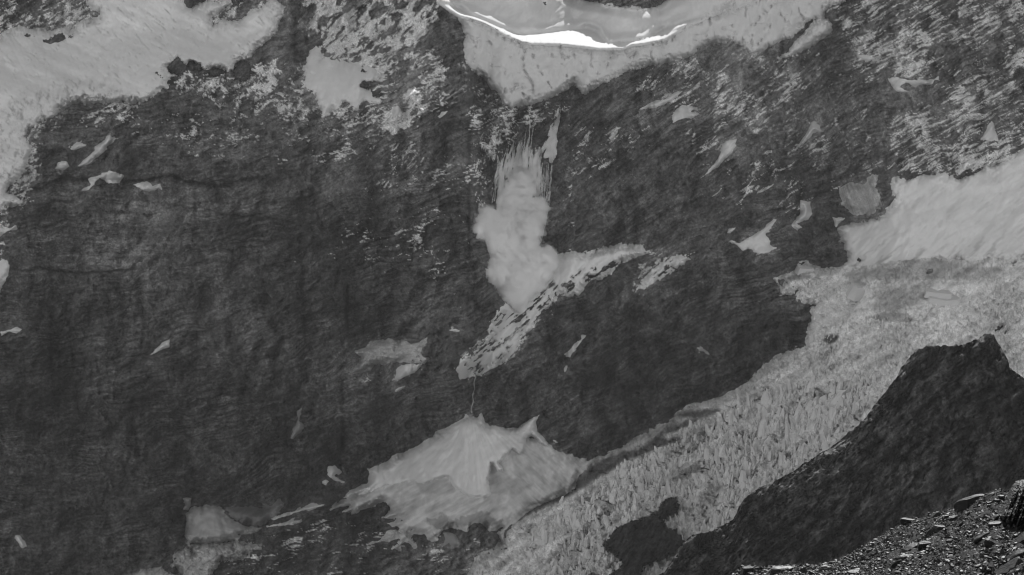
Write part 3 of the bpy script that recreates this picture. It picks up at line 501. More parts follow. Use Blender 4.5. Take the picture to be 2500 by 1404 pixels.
sheet('snow_fan', 'lower_left_dirty', 6, 0, M_SNOW, 'darker dirty snow bank tucked right of the smooth grey fan', 'snow fan', w=6, tonef=lambda X, Y, d: 0.16 * (1 + 0.3 * fbm(*rot(X, Y, 20), 50, 3, .6, 93, 12)) + 0.09 * sst(X, 645, 665))
sheet('ice_rubble', 'lower_left_rubble', 11, 0, M_ICE, 'jumbled pale ice blocks below the grey snow fan at the bottom', 'ice rubble', w=5, tonef=lambda X, Y, d: 0.46 * (1 + 0.3 * fbm(X, Y, 16, 3, .7, 94)) * (1 - .5 * sst(ridged(X, Y, 20, 2, 95), .55, .9)), tex=lambda X, Y: 9 * ridged(X, Y, 18, 3, 96) + 4 * fbm(X, Y, 40, 2, .5, 97))
def ramp_rocks(X, Y): 
    z = sst(polysd(P('E', (880, 1180), (1080, 900), (1250, 850), (1400, 720), (1560, 640), (1800, 560), (1960, 520), (1900, 620), (1600, 760), (1300, 1080), (1000, 1330)), X, Y), -12, 12)
    return z, fbm(*rot(X, Y, 40), 60, 4, .7, 98, 11) + .4 * fbm(X, Y, 14, 3, .6, 99)
def ramp_tex(X, Y):
    z, n = ramp_rocks(X, Y); return -z * 16 * sst(n, 0.08, 0.34) + 2 * fbm(*rot(X, Y, 40), 80, 2, .5, 9, 30)
sheet('snow_ramp', 'ramp', 7, 0, M_SNOW, 'slanting snow ramp streaked with rock where the avalanche lands', 'snow ramp', tex=ramp_tex, tonef=soft_snow(0.76, s=14), w=2.5)
sheet('snow_ramp', 'ramp_right', 5, 0, M_SNOW, 'smaller separate snow ramp right of the landing ramp crest', 'snow ramp', tex=lambda X, Y: -14 * sst(fbm(*rot(X, Y, 42), 40, 4, .7, 101, 9), 0.1, 0.4), tonef=soft_snow(0.76, s=15), w=2.5)
sheet('ledge_icefield', 'ledge_ice', 7, 0, M_ICE, 'small layered icefield on a ledge left of the ramp foot', 'ice field', w=5, tex=lambda X, Y: 4 * fbm(*rot(X, Y, 0), 60, 3, .6, 102, 10) - 6 * sst(fbm(X, Y, 22, 3, .7, 103), .35, .6),
      tonef=lambda X, Y, d: 0.46 * (1 + 0.45 * fbm(*rot(X, Y, -2), 50, 4, .65, 104, 8)))
sheet('ice_apron', 'apron', 6, 0, M_ICE, 'striped grey ice apron in a rock notch beside the right basin', 'ice field', w=5, tonef=lambda X, Y, d: 0.42 * (1 + 0.4 * fbm(*rot(X, Y, -70), 40, 3, .7, 105, 5)) + 0.2 * (1 - sst(d, 0, 8)))
for k_, v_ in small.items():
    dark = 0.3 if 'grey' in k_ else (0.42 if 'squarish' in k_ else 0.68)
    sheet('snow_patch', k_, 5, dark, M_SNOW, k_, 'snow patch', 'snow patches on the rock walls', w=2, tex=lambda X, Y: 1.2 * fbm(X, Y, 20, 2, .5, 7))

# ---------------------------------------------------------------- icefall seracs
def serac_mesh(i):
    rs = random.Random(100 + i); n = rs.choice([6, 7, 8]); vs = []; fs = []
    a0 = rs.random() * 6; el = rs.uniform(.4, .9); rad = [rs.uniform(.6, 1.3) for _ in range(n)]; tx, ty = rs.uniform(-.3, .3), rs.uniform(-.15, .25); top = rs.uniform(.3, 1.1)
    for z, s_ in [(-.8, 1.1), (0, rs.uniform(.8, 1.0)), (top * .6, rs.uniform(.55, .8))]:
        for k in range(n):
            a = a0 + 2 * math.pi * k / n; r_ = rad[k] * s_ * rs.uniform(.8, 1.2) * .6
            vs.append((math.cos(a) * r_ + tx * (z + .8), math.sin(a) * r_ * el + ty * (z + .8), z + (rs.uniform(-.22, .22) if z > -.5 else 0)))
    for L in range(2):
        for k in range(n): fs.append((L * n + k, L * n + (k + 1) % n, (L + 1) * n + (k + 1) % n, (L + 1) * n + k))
    h = n // 2; w_ = rs.uniform(.1, .35)
    vs.append((tx * 1.6 + w_, ty * 1.5, top * rs.uniform(.8, 1.1))); vs.append((tx * 1.6 - w_, ty * 1.5, top * rs.uniform(.65, 1.2))); t = len(vs) - 2
    for k in range(n):
        m_ = a0 + 2 * math.pi * (k + .5) / n; q = t if math.cos(m_) > 0 else t + 1; fs.append((2 * n + k, 2 * n + (k + 1) % n, q))
        a = math.cos(a0 + 2 * math.pi * (k + .5) / n) > 0; b = math.cos(a0 + 2 * math.pi * (k + 1.5) / n) > 0
        if a != b: fs.append((2 * n + (k + 1) % n, t + (0 if b else 1), t + (0 if a else 1)))
    me = bpy.data.meshes.new('serac'); me.from_pydata(vs, [], fs); me.materials.append(M_SERAC); return me, vs, fs
SER = [serac_mesh(i) for i in range(14)]
zones = [(P('W', (1300, 1200), (1700, 1030), (2000, 900), (2300, 850), (2200, 1000), (1900, 1230), (1500, 1404), (1300, 1404)), 900, (6, 13)), (ser_zone, 3000, (7, 17)), (P('F', (960, 700), (1200, 640), (1300, 760), (1100, 900), (1030, 1060), (1010, 900)), 120, (3, 7)),
         (P('F', (1100, 1050), (1500, 870), (1800, 1000), (2000, 940), (2280, 760), (2480, 740), (2560, 1000), (2500, 1290), (2250, 1100), (1900, 1080), (1700, 1200), (1500, 1404), (1100, 1404)), 700, (3, 8)),
         (P('F', (2200, 650), (2560, 640), (2560, 800), (2300, 900)), 60, (6, 12)), (P('W', (1850, 960), (2080, 940), (2100, 1010), (1960, 1110), (1860, 1080)), 170, (16, 27)), (P('H', (1400, 1000), (1900, 740), (2400, 560), (2500, 700), (2200, 900), (1700, 1150), (1300, 1300)), 200, (11, 20))]
sl_i, Yi_, di = SHEETY['icefall']; i0_, j0_ = sl_i[0].start, sl_i[1].start
def iceY(px, py):
    i = np.searchsorted(ay, py) - i0_; j = np.searchsorted(ax, px) - j0_
    if 0 <= i < Yi_.shape[0] and 0 <= j < Yi_.shape[1]: return Yi_[i, j], di[i, j]
    return None, -1
cands = []
for poly, cnt, (s0, s1) in zones:
    Q = np.array(poly); n = 0; tries = 0
    while n < cnt and tries < cnt * 8:
        tries += 1; x_ = RS.uniform(Q[:, 0].min(), Q[:, 0].max()); y_ = RS.uniform(Q[:, 1].min(), Q[:, 1].max())
        if x_ > 2540 or y_ > 1425 or polysd(poly, np.array([x_]), np.array([y_]))[0] < 0: continue
        Yy, dd = iceY(x_, y_)
        if Yy is None or dd < 8: continue
        if polysd(moraine, np.array([x_]), np.array([y_]))[0] > -4: continue
        if float(fbm(*rot(np.array([x_]), np.array([y_]), 32), 120, 3, .6, 141, 30)[0]) < -.10: continue
        cands.append((RS.uniform(s0 * .7, s1) * (.42 if RS.rand() > .3 else .85), x_, y_, Yy)); n += 1
cands.sort(key=lambda t: -t[0])
SV, SF = [], []; nv = 0
for idx, (s_, x_, y_, Yy) in enumerate(cands):
    m_, vs, fs = SER[idx % 14]; p = Vector(pos(x_, y_, Yy - 1)); rz = RS.uniform(-.6, .6); lean = RS.uniform(-.35, .35)
    M_ = Matrix.Translation(p) @ Matrix.Rotation(rz, 4, 'Z') @ Matrix.Rotation(lean, 4, 'Y') @ Matrix.Diagonal((s_ * RS.uniform(.45, 1.05), s_, s_ * RS.uniform(.9, 1.7), 1))
    if idx < 290:
        o = bpy.data.objects.new('serac', m_); S.collection.objects.link(o); o.parent = ice; o.matrix_local = M_
    else:
        for v in vs: SV.append(tuple(M_ @ Vector(v)))
        for f in fs: SF.append(tuple(i + nv for i in f))
        nv += len(vs)
me = bpy.data.meshes.new('small_seracs'); me.from_pydata(SV, [], SF)
tag(link('small_seracs', me, M_SERAC, ice), kind='stuff')

# ---------------------------------------------------------------- rock rib standing in the icefall, and rocks poking out of snow
def rock_lump(name, poly, front, label, cat='rock outcrop', group=None, parent=None, tone=0.035, seed=1, rel=8, soft=16, parent_tone=None):
    Q = np.array(poly); m = 8; st = 2.2 if Q[:, 0].ptp() > 60 else 1.3
    xs = np.arange(Q[:, 0].min() - m, Q[:, 0].max() + m, st); ys = np.arange(Q[:, 1].min() - m, Q[:, 1].max() + m, st)
    X_, Y_ = np.meshgrid(xs, ys); d = polysd(poly, X_, Y_) + (7 if rel > 12 else 4) * fbm(X_, Y_, 16, 4, .8, seed) + (5 if rel > 12 else 3) * fbm(X_, Y_, 6, 3, .8, seed + 1)
    base = front(X_, Y_); Yv = base - np.where(d > 0, rel * 2.2 * (1 - np.exp(-d / soft)), d * 4) - (rel * .5 if rel < 12 else 20) * sst(d, 0, 8) * (fbm(*rot(X_, Y_, 55), 40, 4, .6, seed + 2, 14) + .6 * ridged(X_, Y_, 30, 3, seed + 3, 60))
    x, y, z = pos(X_, Y_, Yv)
    T = tone * np.exp(.9 * fbm(*rot(X_, Y_, 50), 30, 4, .75, seed + 4, 9) + .5 * fbm(X_, Y_, 7, 3, .7, seed + 5)); 
    return tag(link(name, gridmesh(name, x, y, z, mask=d > -2.5, attrs={'tone': np.clip(T, .01, .3)}), M_ROCK), label, cat, group)
def iceF(X_, Y_):
    i = np.clip(np.searchsorted(ay, Y_) - i0_, 0, Yi_.shape[0] - 1); j = np.clip(np.searchsorted(ax, X_) - j0_, 0, Yi_.shape[1] - 1)
    return blur(Yi_[i, j], 8) - 34
rock_lump('rock_rib', P('M', (450, 1110), (600, 930), (740, 850), (900, 810), (1030, 750), (1060, 690), (1140, 620), (1200, 605), (1224, 700), (1160, 770), (1055, 815), (1080, 890), (1110, 925), (1210, 950), (1272, 1050), (1150, 1190), (900, 1280), (850, 1330), (800, 1480), (500, 1480), (530, 1404), (640, 1340), (660, 1290), (600, 1200), (530, 1130)), iceF,
          'black rock rib standing out of the lower icefall', 'rock outcrop', seed=5, rel=15, tone=0.036, soft=8)
def wallF(X_, Y_):
    i = np.clip(np.searchsorted(ay, Y_), 0, NY - 1); j = np.clip(np.searchsorted(ax, X_), 0, NX - 1); return YL[i, j] - 12
outs = [(P('A', (260, 278), (300, 290), (330, 305), (400, 290), (450, 262), (520, 258), (500, 228), (450, 250), (420, 225), (370, 240), (340, 262)), 'low dark rock bar sticking out of the snowfield near its upper left corner'),
        (P('A', (150, 245), (180, 225), (230, 248), (200, 252)), 'small rock showing through snow left of the low rock bar'),
        (P('A', (1035, 485), (1060, 480), (1115, 520), (1112, 555), (1080, 540)), 'slanting dark rock in the snow above the crumbling ice edge'),
        (P('A', (1142, 345), (1160, 345), (1165, 365), (1150, 362)), 'tiny rock speck alone on the snow slope'),
        (P('A', (1190, 312), (1212, 310), (1210, 330), (1195, 330)), 'uppermost rock speck in the short row on the snow'),
        (P('A', (1188, 345), (1210, 335), (1208, 350), (1192, 372)), 'middle rock speck in the short row on the snow'),
        (P('A', (1143, 455), (1165, 425), (1200, 395), (1215, 375), (1235, 400), (1250, 435), (1255, 480), (1225, 510), (1180, 495)), 'big rounded dark rock where the snowfield meets the rock spur'),
        (P('A', (1275, 440), (1300, 415), (1320, 440), (1345, 430), (1365, 455), (1350, 475), (1315, 470), (1290, 480)), 'pair of knobbly rocks right of the big rounded rock'),
        (P('A', (1410, 485), (1450, 465), (1500, 470), (1512, 495), (1460, 515), (1425, 510)), 'flat wide rock on the lower edge of the snowfield'),
        (P('A', (1590, 480), (1605, 440), (1640, 415), (1680, 430), (1695, 480), (1690, 520), (1640, 550), (1600, 530)), 'tall humped dark rock on the lower edge of the snowfield'),
        (P('B', (220, 575), (245, 555), (275, 570), (280, 590), (250, 600)), 'dark rock on the right margin of the snow chute'),
        (P('B', (225, 478), (240, 468), (258, 480), (245, 488)), 'small rock high in the snow chute'),
        (P('B', (302, 620), (340, 615), (365, 632), (345, 655), (315, 650)), 'lower dark rock on the right margin of the snow chute'),
        (P('A', (650, 1235), (675, 1215), (705, 1225), (712, 1250), (680, 1268), (652, 1258)), 'round black boulder half ringed by the wide snow patch'),
        (P('B', (1430, 0), (1480, -5), (1510, 5), (1480, 40), (1455, 35)), 'dark rock point hanging into the upper snow basin'),
        (P('B', (1320, 102), (1345, 98), (1365, 108), (1340, 115)), 'tiny rock showing in the middle of the upper snow basin'),
        (P('E', (1905, 540), (1930, 518), (1970, 530), (1960, 548), (1925, 560)), 'dark rock island near the crest of the snow ramp'),
        (P('F', (1370, 515), (1378, 505), (1387, 512), (1384, 522)), 'tiny black rock on the snow beside the icefall head')]
for i, (pl, lb) in enumerate(outs): rock_lump('rock_outcrop', pl, wallF, lb, group='rocks poking through the snow', seed=20 + i * 3, rel=4.5, soft=5, tone=0.075)

# big tilted ice block on the icefall plateau
def box_piece(name, px, py, Y, sx, sy, sz, rz, tilt, label, cat, tone_m, seed, group=None, taper=.8):
    rs = random.Random(seed); vs = []
    for z in (0, 1):
        for (a, b) in ((-1, -1), (0, -1.25), (1, -1), (1.15, .1), (1, 1), (-1, 1), (-1.1, 0)):
            k_ = taper if z else 1; vs.append((a * k_ * rs.uniform(.85, 1.1), b * k_ * rs.uniform(.85, 1.1), z * 2 - 1 + rs.uniform(-.15, .15)))
    fs = [tuple(range(13, 6, -1))[::-1], tuple(range(6, -1, -1))] + [(i, (i + 1) % 7, 7 + (i + 1) % 7, 7 + i) for i in range(7)]
    me = bpy.data.meshes.new(name); me.from_pydata(vs, [], fs)
    o = link(name, me, tone_m); o.location = pos(px, py, Y); o.rotation_euler = (tilt, .1, rz); o.scale = (sx, sy, sz)
    return tag(o, label, cat, group)
M_BLK = plain('block_ice', 0.5, 0.64, 0.05, 0.7, 0.2, 1.0)
for (px, py, sx, sz, rz, tl, lb) in [(2097, 712, 20, 13, .5, .35, 'large angular ice block with a tilted grey top on the icefall plateau'),
                                     (2300, 735, 34, 9, .1, .2, 'long pale ice block right of the angular one'),
                                     (2290, 718, 26, 6, -.1, .1, 'low rounded ice slab behind the long pale block'),
                                     (1965, 660, 18, 7, .2, .2, 'pointed snow-topped ice block at the left end of the icefall plateau')]:
    Yy, _ = iceY(px, py); box_piece('ice_block', px, py, Yy - 2, sx, sx * .7, sz, rz, tl, lb, 'ice block', M_BLK, int(px), 'ice blocks on the icefall')

# ---------------------------------------------------------------- nearer dark slope on the right
def interp_edge(pts, xs):
    p = sorted(pts); return np.interp(xs, [a for a, _ in p], [b for _, b in p])
edge_near = P('W', (1380, 1650), (1560, 1480), 'I', (0, 1415), (60, 1390), (110, 1312), (130, 1272), (180, 1222), (192, 1180), (240, 1132), (350, 1112), (430, 1082), (520, 1030), (550, 985), (572, 925), (600, 888), (720, 800), (800, 778), (880, 732), (960, 690), (1000, 652), (1080, 602), (1190, 540), (1250, 490), (1300, 440), (1360, 400), (1420, 340), (1440, 308), (1500, 230), (1570, 140), (1640, 60), (1662, 0), 'F', (1760, 1130), (1850, 1090), (1990, 1096), (2090, 1082), (2150, 1062), (2230, 1018), (2292, 1015), (2320, 1075), (2390, 1180), (2400, 1242), (2500, 1310), (2700, 1330), (3300, 1200))
nx_ = 640; xs = np.concatenate([np.linspace(1400, 2530, nx_), np.linspace(2540, 3500, 40)])
ex = interp_edge(edge_near, xs); ex = ex + 4 * fbm(xs, xs * 0, 40, 5, .65, 3) + 3.0 * fbm(xs, xs * 0, 9, 2, .6, 4)
NV = 330; V = np.linspace(0, 1, NV) ** 1.15
XX = np.broadcast_to(xs, (NV, len(xs))); PYN = ex[None, :] + V[:, None] * (1800 - ex[None, :])
Yc_ = 3150 - 0.18 * (xs - 1600)
rel = (45 * fbm(XX, PYN, 340, 3, .5, 110) + 26 * ridged(*rot(XX, PYN, 55), 200, 4, 111, 90) + 15 * fbm(*rot(XX, PYN, 38), 80, 4, .62, 112, 20) + 22 * fbm(XX, PYN, 44, 5, .68, 113) - 26 * np.clip(ridged(*rot(XX, PYN, 30), 90, 4, 118, 50) - .45, 0, 1))
nf = sst(fbm(*rot(XX, PYN, 48), 120, 4, .62, 161, 46), -.05, .05) - .5; nf2 = sst(fbm(XX, PYN, 60, 4, .65, 162), -.06, .06) - .5; rel = rel + 16 * nf + 9 * nf2
fade = sst(PYN - ex[None, :], 0, 60)
YN = Yc_[None, :] - 0.24 * (PYN - ex[None, :]) - rel 
x, y, z = pos(XX, PYN, YN)
bk = [(20, -12), (90, -90), (260, -400), (500, -900)]
x = np.concatenate([np.stack([x[0]] * 5)[::-1], x]); y = np.concatenate([np.stack([y[0] + a for a, _ in bk])[::-1], y[:1], y]); z = np.concatenate([np.stack([z[0] + b for _, b in bk])[::-1], z[:1], z])
tn = 0.082 * np.exp(.35 * nf + .3 * nf2 + .6 * fbm(XX, PYN, 22, 4, .7, 120) + .4 * fbm(XX, PYN, 260, 3, .5, 119) - .5 * sst(ridged(*rot(XX, PYN, 25), 160, 3, 117, 12), .4, .9)) * (1 + .45 * fbm(*rot(XX, PYN, 25), 60, 5, .75, 114, 22) + .35 * fbm(XX, PYN, 180, 3, .6, 115) + .5 * sst(fbm(XX, PYN, 9, 3, .8, 116), .45, .8))
tn = np.concatenate([np.stack([tn[0]] * 5), tn])
tag(link('dark_mountain_slope', gridmesh('dark_mountain_slope', x, y, z, attrs={'tone': np.clip(tn, .015, .15)}), M_ROCK), kind='structure')

# ---------------------------------------------------------------- foreground scree
edge_s = P('W', (1400, 1700), (1700, 1440), 'J', (0, 1060), (25, 1005), (100, 992), (170, 998), (190, 1040), (220, 1002), (380, 988), (550, 986), (700, 990), (780, 972), (850, 960), (950, 910), (1100, 822), (1180, 772), (1250, 730), (1340, 682), (1420, 635), (1550, 585), (1640, 565), (1700, 535), (1760, 525), (1840, 498), (1900, 495), (1980, 440), (2060, 410), (2150, 370), (2250, 325), (2390, 330), (2500, 325), (3500, 200))
xs = np.linspace(1500, 2900, 700); es = interp_edge(edge_s, xs) + 1.5 * fbm(xs, xs * 0, 40, 4, .6, 8)
NV = 260; V = np.linspace(0, 1, NV) ** 1.3
XX = np.broadcast_to(xs, (NV, len(xs))); PYS = es[None, :] + V[:, None] * (1900 - es[None, :])
def screeY(px, py, e):
    d = np.maximum(py - e, 0); return 262 - 0.03 * (px - 2000) - 62 * (1 - np.exp(-d / 330.0)) - 0.04 * d - 3.5 * fbm(px, py, 150, 3, .55, 121)
def screeY2(px, py): return screeY(px, py, np.interp(px, xs, es))
YS = screeY(XX, PYS, es[None, :]) - 0.9 * fbm(XX, PYS, 28, 4, .65, 122) * sst(PYS - es[None, :], 0, 20) - 0.35 * fbm(XX, PYS, 8, 3, .7, 123)
x, y, z = pos(XX, PYS, YS)
bk = [(3, -1.5), (12, -9), (60, -70), (200, -260)]
x = np.concatenate([np.stack([x[0]] * 5)[::-1], x]); y = np.concatenate([np.stack([y[0] + a for a, _ in bk])[::-1], y[:1], y]); z = np.concatenate([np.stack([z[0] + b for _, b in bk])[::-1], z[:1], z])
tag(link('scree_slope', gridmesh('scree_slope', x, y, z), plain('scree_ground', 0.012, 0.03, 1.5, 0.8, 0.05, 0.15)), kind='structure')
# stones: slabby faceted schist
def stone_data(seed, flat=.45):
    rs = random.Random(seed); n = rs.choice([5, 6, 7]); vs = []; fs = []; rad = [rs.uniform(.7, 1.15) for _ in range(n)]; a0 = rs.random() * 6; el = rs.uniform(.5, .8)
    for z, s_ in ((-1, .75), (-.1, 1.0), (.75, .85)):
        tl = rs.uniform(-.25, .25)
        for k in range(n):
            a = a0 + 2 * math.pi * k / n; r_ = rad[k] * s_ * rs.uniform(.88, 1.1)
            vs.append((math.cos(a) * r_, math.sin(a) * r_ * el, (z + tl * math.cos(a) + rs.uniform(-.12, .12)) * flat))
    for L in range(2):
        for k in range(n): fs.append((L * n + k, L * n + (k + 1) % n, (L + 1) * n + (k + 1) % n, (L + 1) * n + k))
    vs.append((rs.uniform(-.3, .3), rs.uniform(-.2, .2), flat * rs.uniform(.8, 1.0))); t = len(vs) - 1
    for k in range(n): fs.append((2 * n + k, 2 * n + (k + 1) % n, t))
    return vs, fs
STD = [stone_data(i, .3 + .05 * (i % 6)) for i in range(16)]
STM = []
for i, (vs, fs) in enumerate(STD):
    me = bpy.data.meshes.new('stone'); me.from_pydata(vs, [], fs); me.materials.append(M_STONE if i % 3 else M_STONE2); STM.append(me)
PXM = 262 * 2 * HF / 2500      # metres per survey unit on the scree
def put(i, px, py, s_, sunk=.25, ang=None):
    Yy = float(screeY2(np.array([px]), np.array([py]))[0]); p = Vector(pos(px, py, Yy)); rz = RS.uniform(0, 6.28)
    tilt = Matrix.Rotation(RS.normal(-.12, .3), 4, 'Y') @ Matrix.Rotation(RS.normal(.42, .3), 4, 'X') if ang is None else Matrix.Rotation(ang, 4, 'Y')
    return Matrix.Translation(p + Vector((0, 0, s_ * sunk))) @ tilt @ Matrix.Rotation(rz, 4, 'Z') @ Matrix.Diagonal((s_, s_ * RS.uniform(.7, 1.1), s_ * RS.uniform(.7, 1.2), 1))
VV, FF = [], []; nv = 0; cnt = 0
STA = [(np.array(v), f) for v, f in STD]
while cnt < 20000:
    px = RS.uniform(1780, 2560); e = float(np.interp(px, xs, es)); py = e + RS.uniform(0, 1) ** 1.1 * (1440 - e)
    if py > 1440: continue
    near = (py - e) / 300
    s_ = PXM * min(10, 0.9 + RS.exponential(1.25) * (1 + .4 * near)); k = RS.randint(16); M_ = np.array(put(k, px, py, s_)); a, fs = STA[k]
    VV.append(a @ M_[:3, :3].T + M_[:3, 3]); FF += [tuple(i + nv for i in f) for f in fs]; nv += len(a); cnt += 1
me = bpy.data.meshes.new('loose_scree'); me.from_pydata(np.concatenate(VV).tolist(), [], FF)
tag(link('loose_scree', me, M_STONE), 'loose shattered scree covering the foreground slope', 'scree', kind='stuff')
lab = 'angular dark schist block lying loose among the smaller foreground scree'
for k in range(90):
    px = RS.uniform(1860, 2530); e = float(np.interp(px, xs, es)); py = e + RS.uniform(0.02, 1) * (1425 - e)
    if py > 1425: continue
    o = bpy.data.objects.new('stone', STM[k % 16]); S.collection.objects.link(o); o.matrix_world = put(k % 16, px, py, PXM * RS.uniform(5, 11))
    tag(o, lab, 'stone', 'loose blocks on the foreground scree')
# named boulders
def boulder(px, py, wpx, hpx, ang, label, seed, m=M_STONE, dy=0.0):
    rs = np.random.RandomState(seed); n1, n2 = 26, 15
    U, Vv = np.meshgrid(np.linspace(0, 2 * np.pi, n1), np.linspace(-np.pi / 2, np.pi / 2, n2))
    def sp(a, p): return np.sign(a) * np.abs(a) ** p
    x_ = sp(np.cos(Vv), .6) * sp(np.cos(U), .6); y_ = sp(np.cos(Vv), .6) * sp(np.sin(U), .6); z_ = sp(np.sin(Vv), .7)
    for q in range(7):     # chip flat faces
        d_ = rs.normal(size=3); d_ /= np.linalg.norm(d_); h = rs.uniform(.62, .85); t = x_ * d_[0] + y_ * d_[1] + z_ * d_[2] - h
        t = np.maximum(t, 0); x_ = x_ - t * d_[0]; y_ = y_ - t * d_[1]; z_ = z_ - t * d_[2]
    j = 1 + .05 * fbm(np.cos(U) * 2 + z_ * 2, np.sin(U) * 2 + z_ * 5, .8, 3, .6, seed); x_ = x_ * j; z_ = z_ * j
    x_[:, -1] = x_[:, 0]; y_[:, -1] = y_[:, 0]; z_[:, -1] = z_[:, 0]
    me = gridmesh('boulder', x_ * wpx * PXM / 2, y_ * (wpx + hpx) * PXM / 4, z_ * hpx * PXM / 2, smooth=False)
    o = link('boulder', me, m); Yy = float(screeY2(np.array([px]), np.array([max(py, np.interp(px, xs, es) + 2)]))[0])
    o.location = pos(px, py, Yy + dy); o.rotation_euler = (0, -R(ang), rs.uniform(-.2, .2)); return tag(o, label, 'boulder', 'boulders on the foreground scree')
def bj(x, y, w_, h, ang, label, seed, m=M_STONE, dy=0):
    return boulder(1800 + x / 3.571, 1104 + y / 3.571, w_ / 3.571, h / 3.571, ang, label, seed, m, dy)
bj(1490, 600, 150, 62, 3, 'dark rounded boulder perched on the scree skyline, overhanging at its left end', 1, M_STONE2)
bj(2040, 450, 290, 110, 18, 'long whale-backed boulder on the scree skyline with a bright upper edge', 2, M_STONE2)
bj(2200, 400, 130, 60, 25, 'smaller block leaning on the upper end of the whale-backed boulder', 3)
bj(1730, 690, 190, 80, 42, 'tilted oblong slab standing up in the middle of the scree', 4, M_STONE2)
bj(1640, 830, 120, 110, 20, 'square dark block beside a black hollow in the scree', 5, M_STONE2)
bj(1500, 850, 190, 60, 28, 'thin slab roofing the black hollow in the scree', 6, M_STONE2)
bj(95, 1040, 160, 90, 5, 'rounded black boulder at the far lower left end of the scree', 7, M_STONE2)
bj(400, 1035, 230, 75, 3, 'wide lumpy rock hump beside the rounded boulder on the lower scree edge', 8)
bj(790, 1030, 150, 80, -5, 'domed rock on the lower edge of the scree under a small notch', 9)
bj(830, 965, 90, 30, 10, 'small dark flat stone on the skyline above the domed rock', 10, M_STONE2)
bj(1030, 1050, 190, 70, -3, 'low arched rock at the bottom edge right of the domed rock', 11)
bj(1480, 920, 180, 65, 10, 'pale-faced block below the black hollow', 12)
bj(2230, 800, 150, 80, -8, 'dark square-faced boulder on the right part of the scree', 13, M_STONE2)
bj(2150, 745, 170, 55, 25, 'sloping dark slab above the square-faced boulder', 14, M_STONE2)
bj(1390, 985, 120, 70, 45, 'upright splinter of rock leaning right near the bottom edge', 15, M_STONE2)
bj(1740, 560, 90, 60, 40, 'grey block just under the skyline left of the whale-backed boulder', 16)
bj(2250, 640, 120, 60, 5, 'dark block at the foot of the tall crag', 17, M_STONE2)
bj(1860, 590, 140, 50, 30, 'flat slab lying across the upper scree', 18, M_STONE2)
bj(2440, 790, 240, 60, 40, 'long tilted slab at the right edge below the tall crag', 19, M_STONE2)
bj(2420, 920, 260, 70, 42, 'broad tilted slab at the right edge low in the corner', 20, M_STONE2)
bj(2380, 1020, 240, 80, 35, 'jagged slab in the bottom right corner of the scree', 21, M_STONE2)
# tall crag at the right edge
cp = np.array(P('J', (2380, 640), (2300, 560), (2340, 470), (2390, 340), (2420, 290), (2445, 265), (2480, 262), (2560, 240), (2900, 230), (2900, 900), (2450, 700)))
xs2 = np.linspace(cp[:, 0].min() - 3, 2640, 130); ys2 = np.linspace(cp[:, 1].min() - 3, cp[:, 1].max(), 170); X_, Y_ = np.meshgrid(xs2, ys2)
d = polysd(cp, X_, Y_) + 2 * fbm(X_, Y_, 10, 3, .6, 131)
Yv = 236 - 0.05 * (Y_ - 1180) - np.where(d > 0, 3.5 * (1 - np.exp(-d / 9)), d * .7) - 1.3 * fbm(*rot(X_, Y_, 70), 60, 4, .65, 132, 9) - .5 * fbm(X_, Y_, 8, 3, .6, 133)
x, y, z = pos(X_, Y_, Yv)
tag(link('crag', gridmesh('crag', x, y, z, mask=d > -4, smooth=False), M_STONE2), 'tall jagged black crag at the right edge above the scree', 'crag')

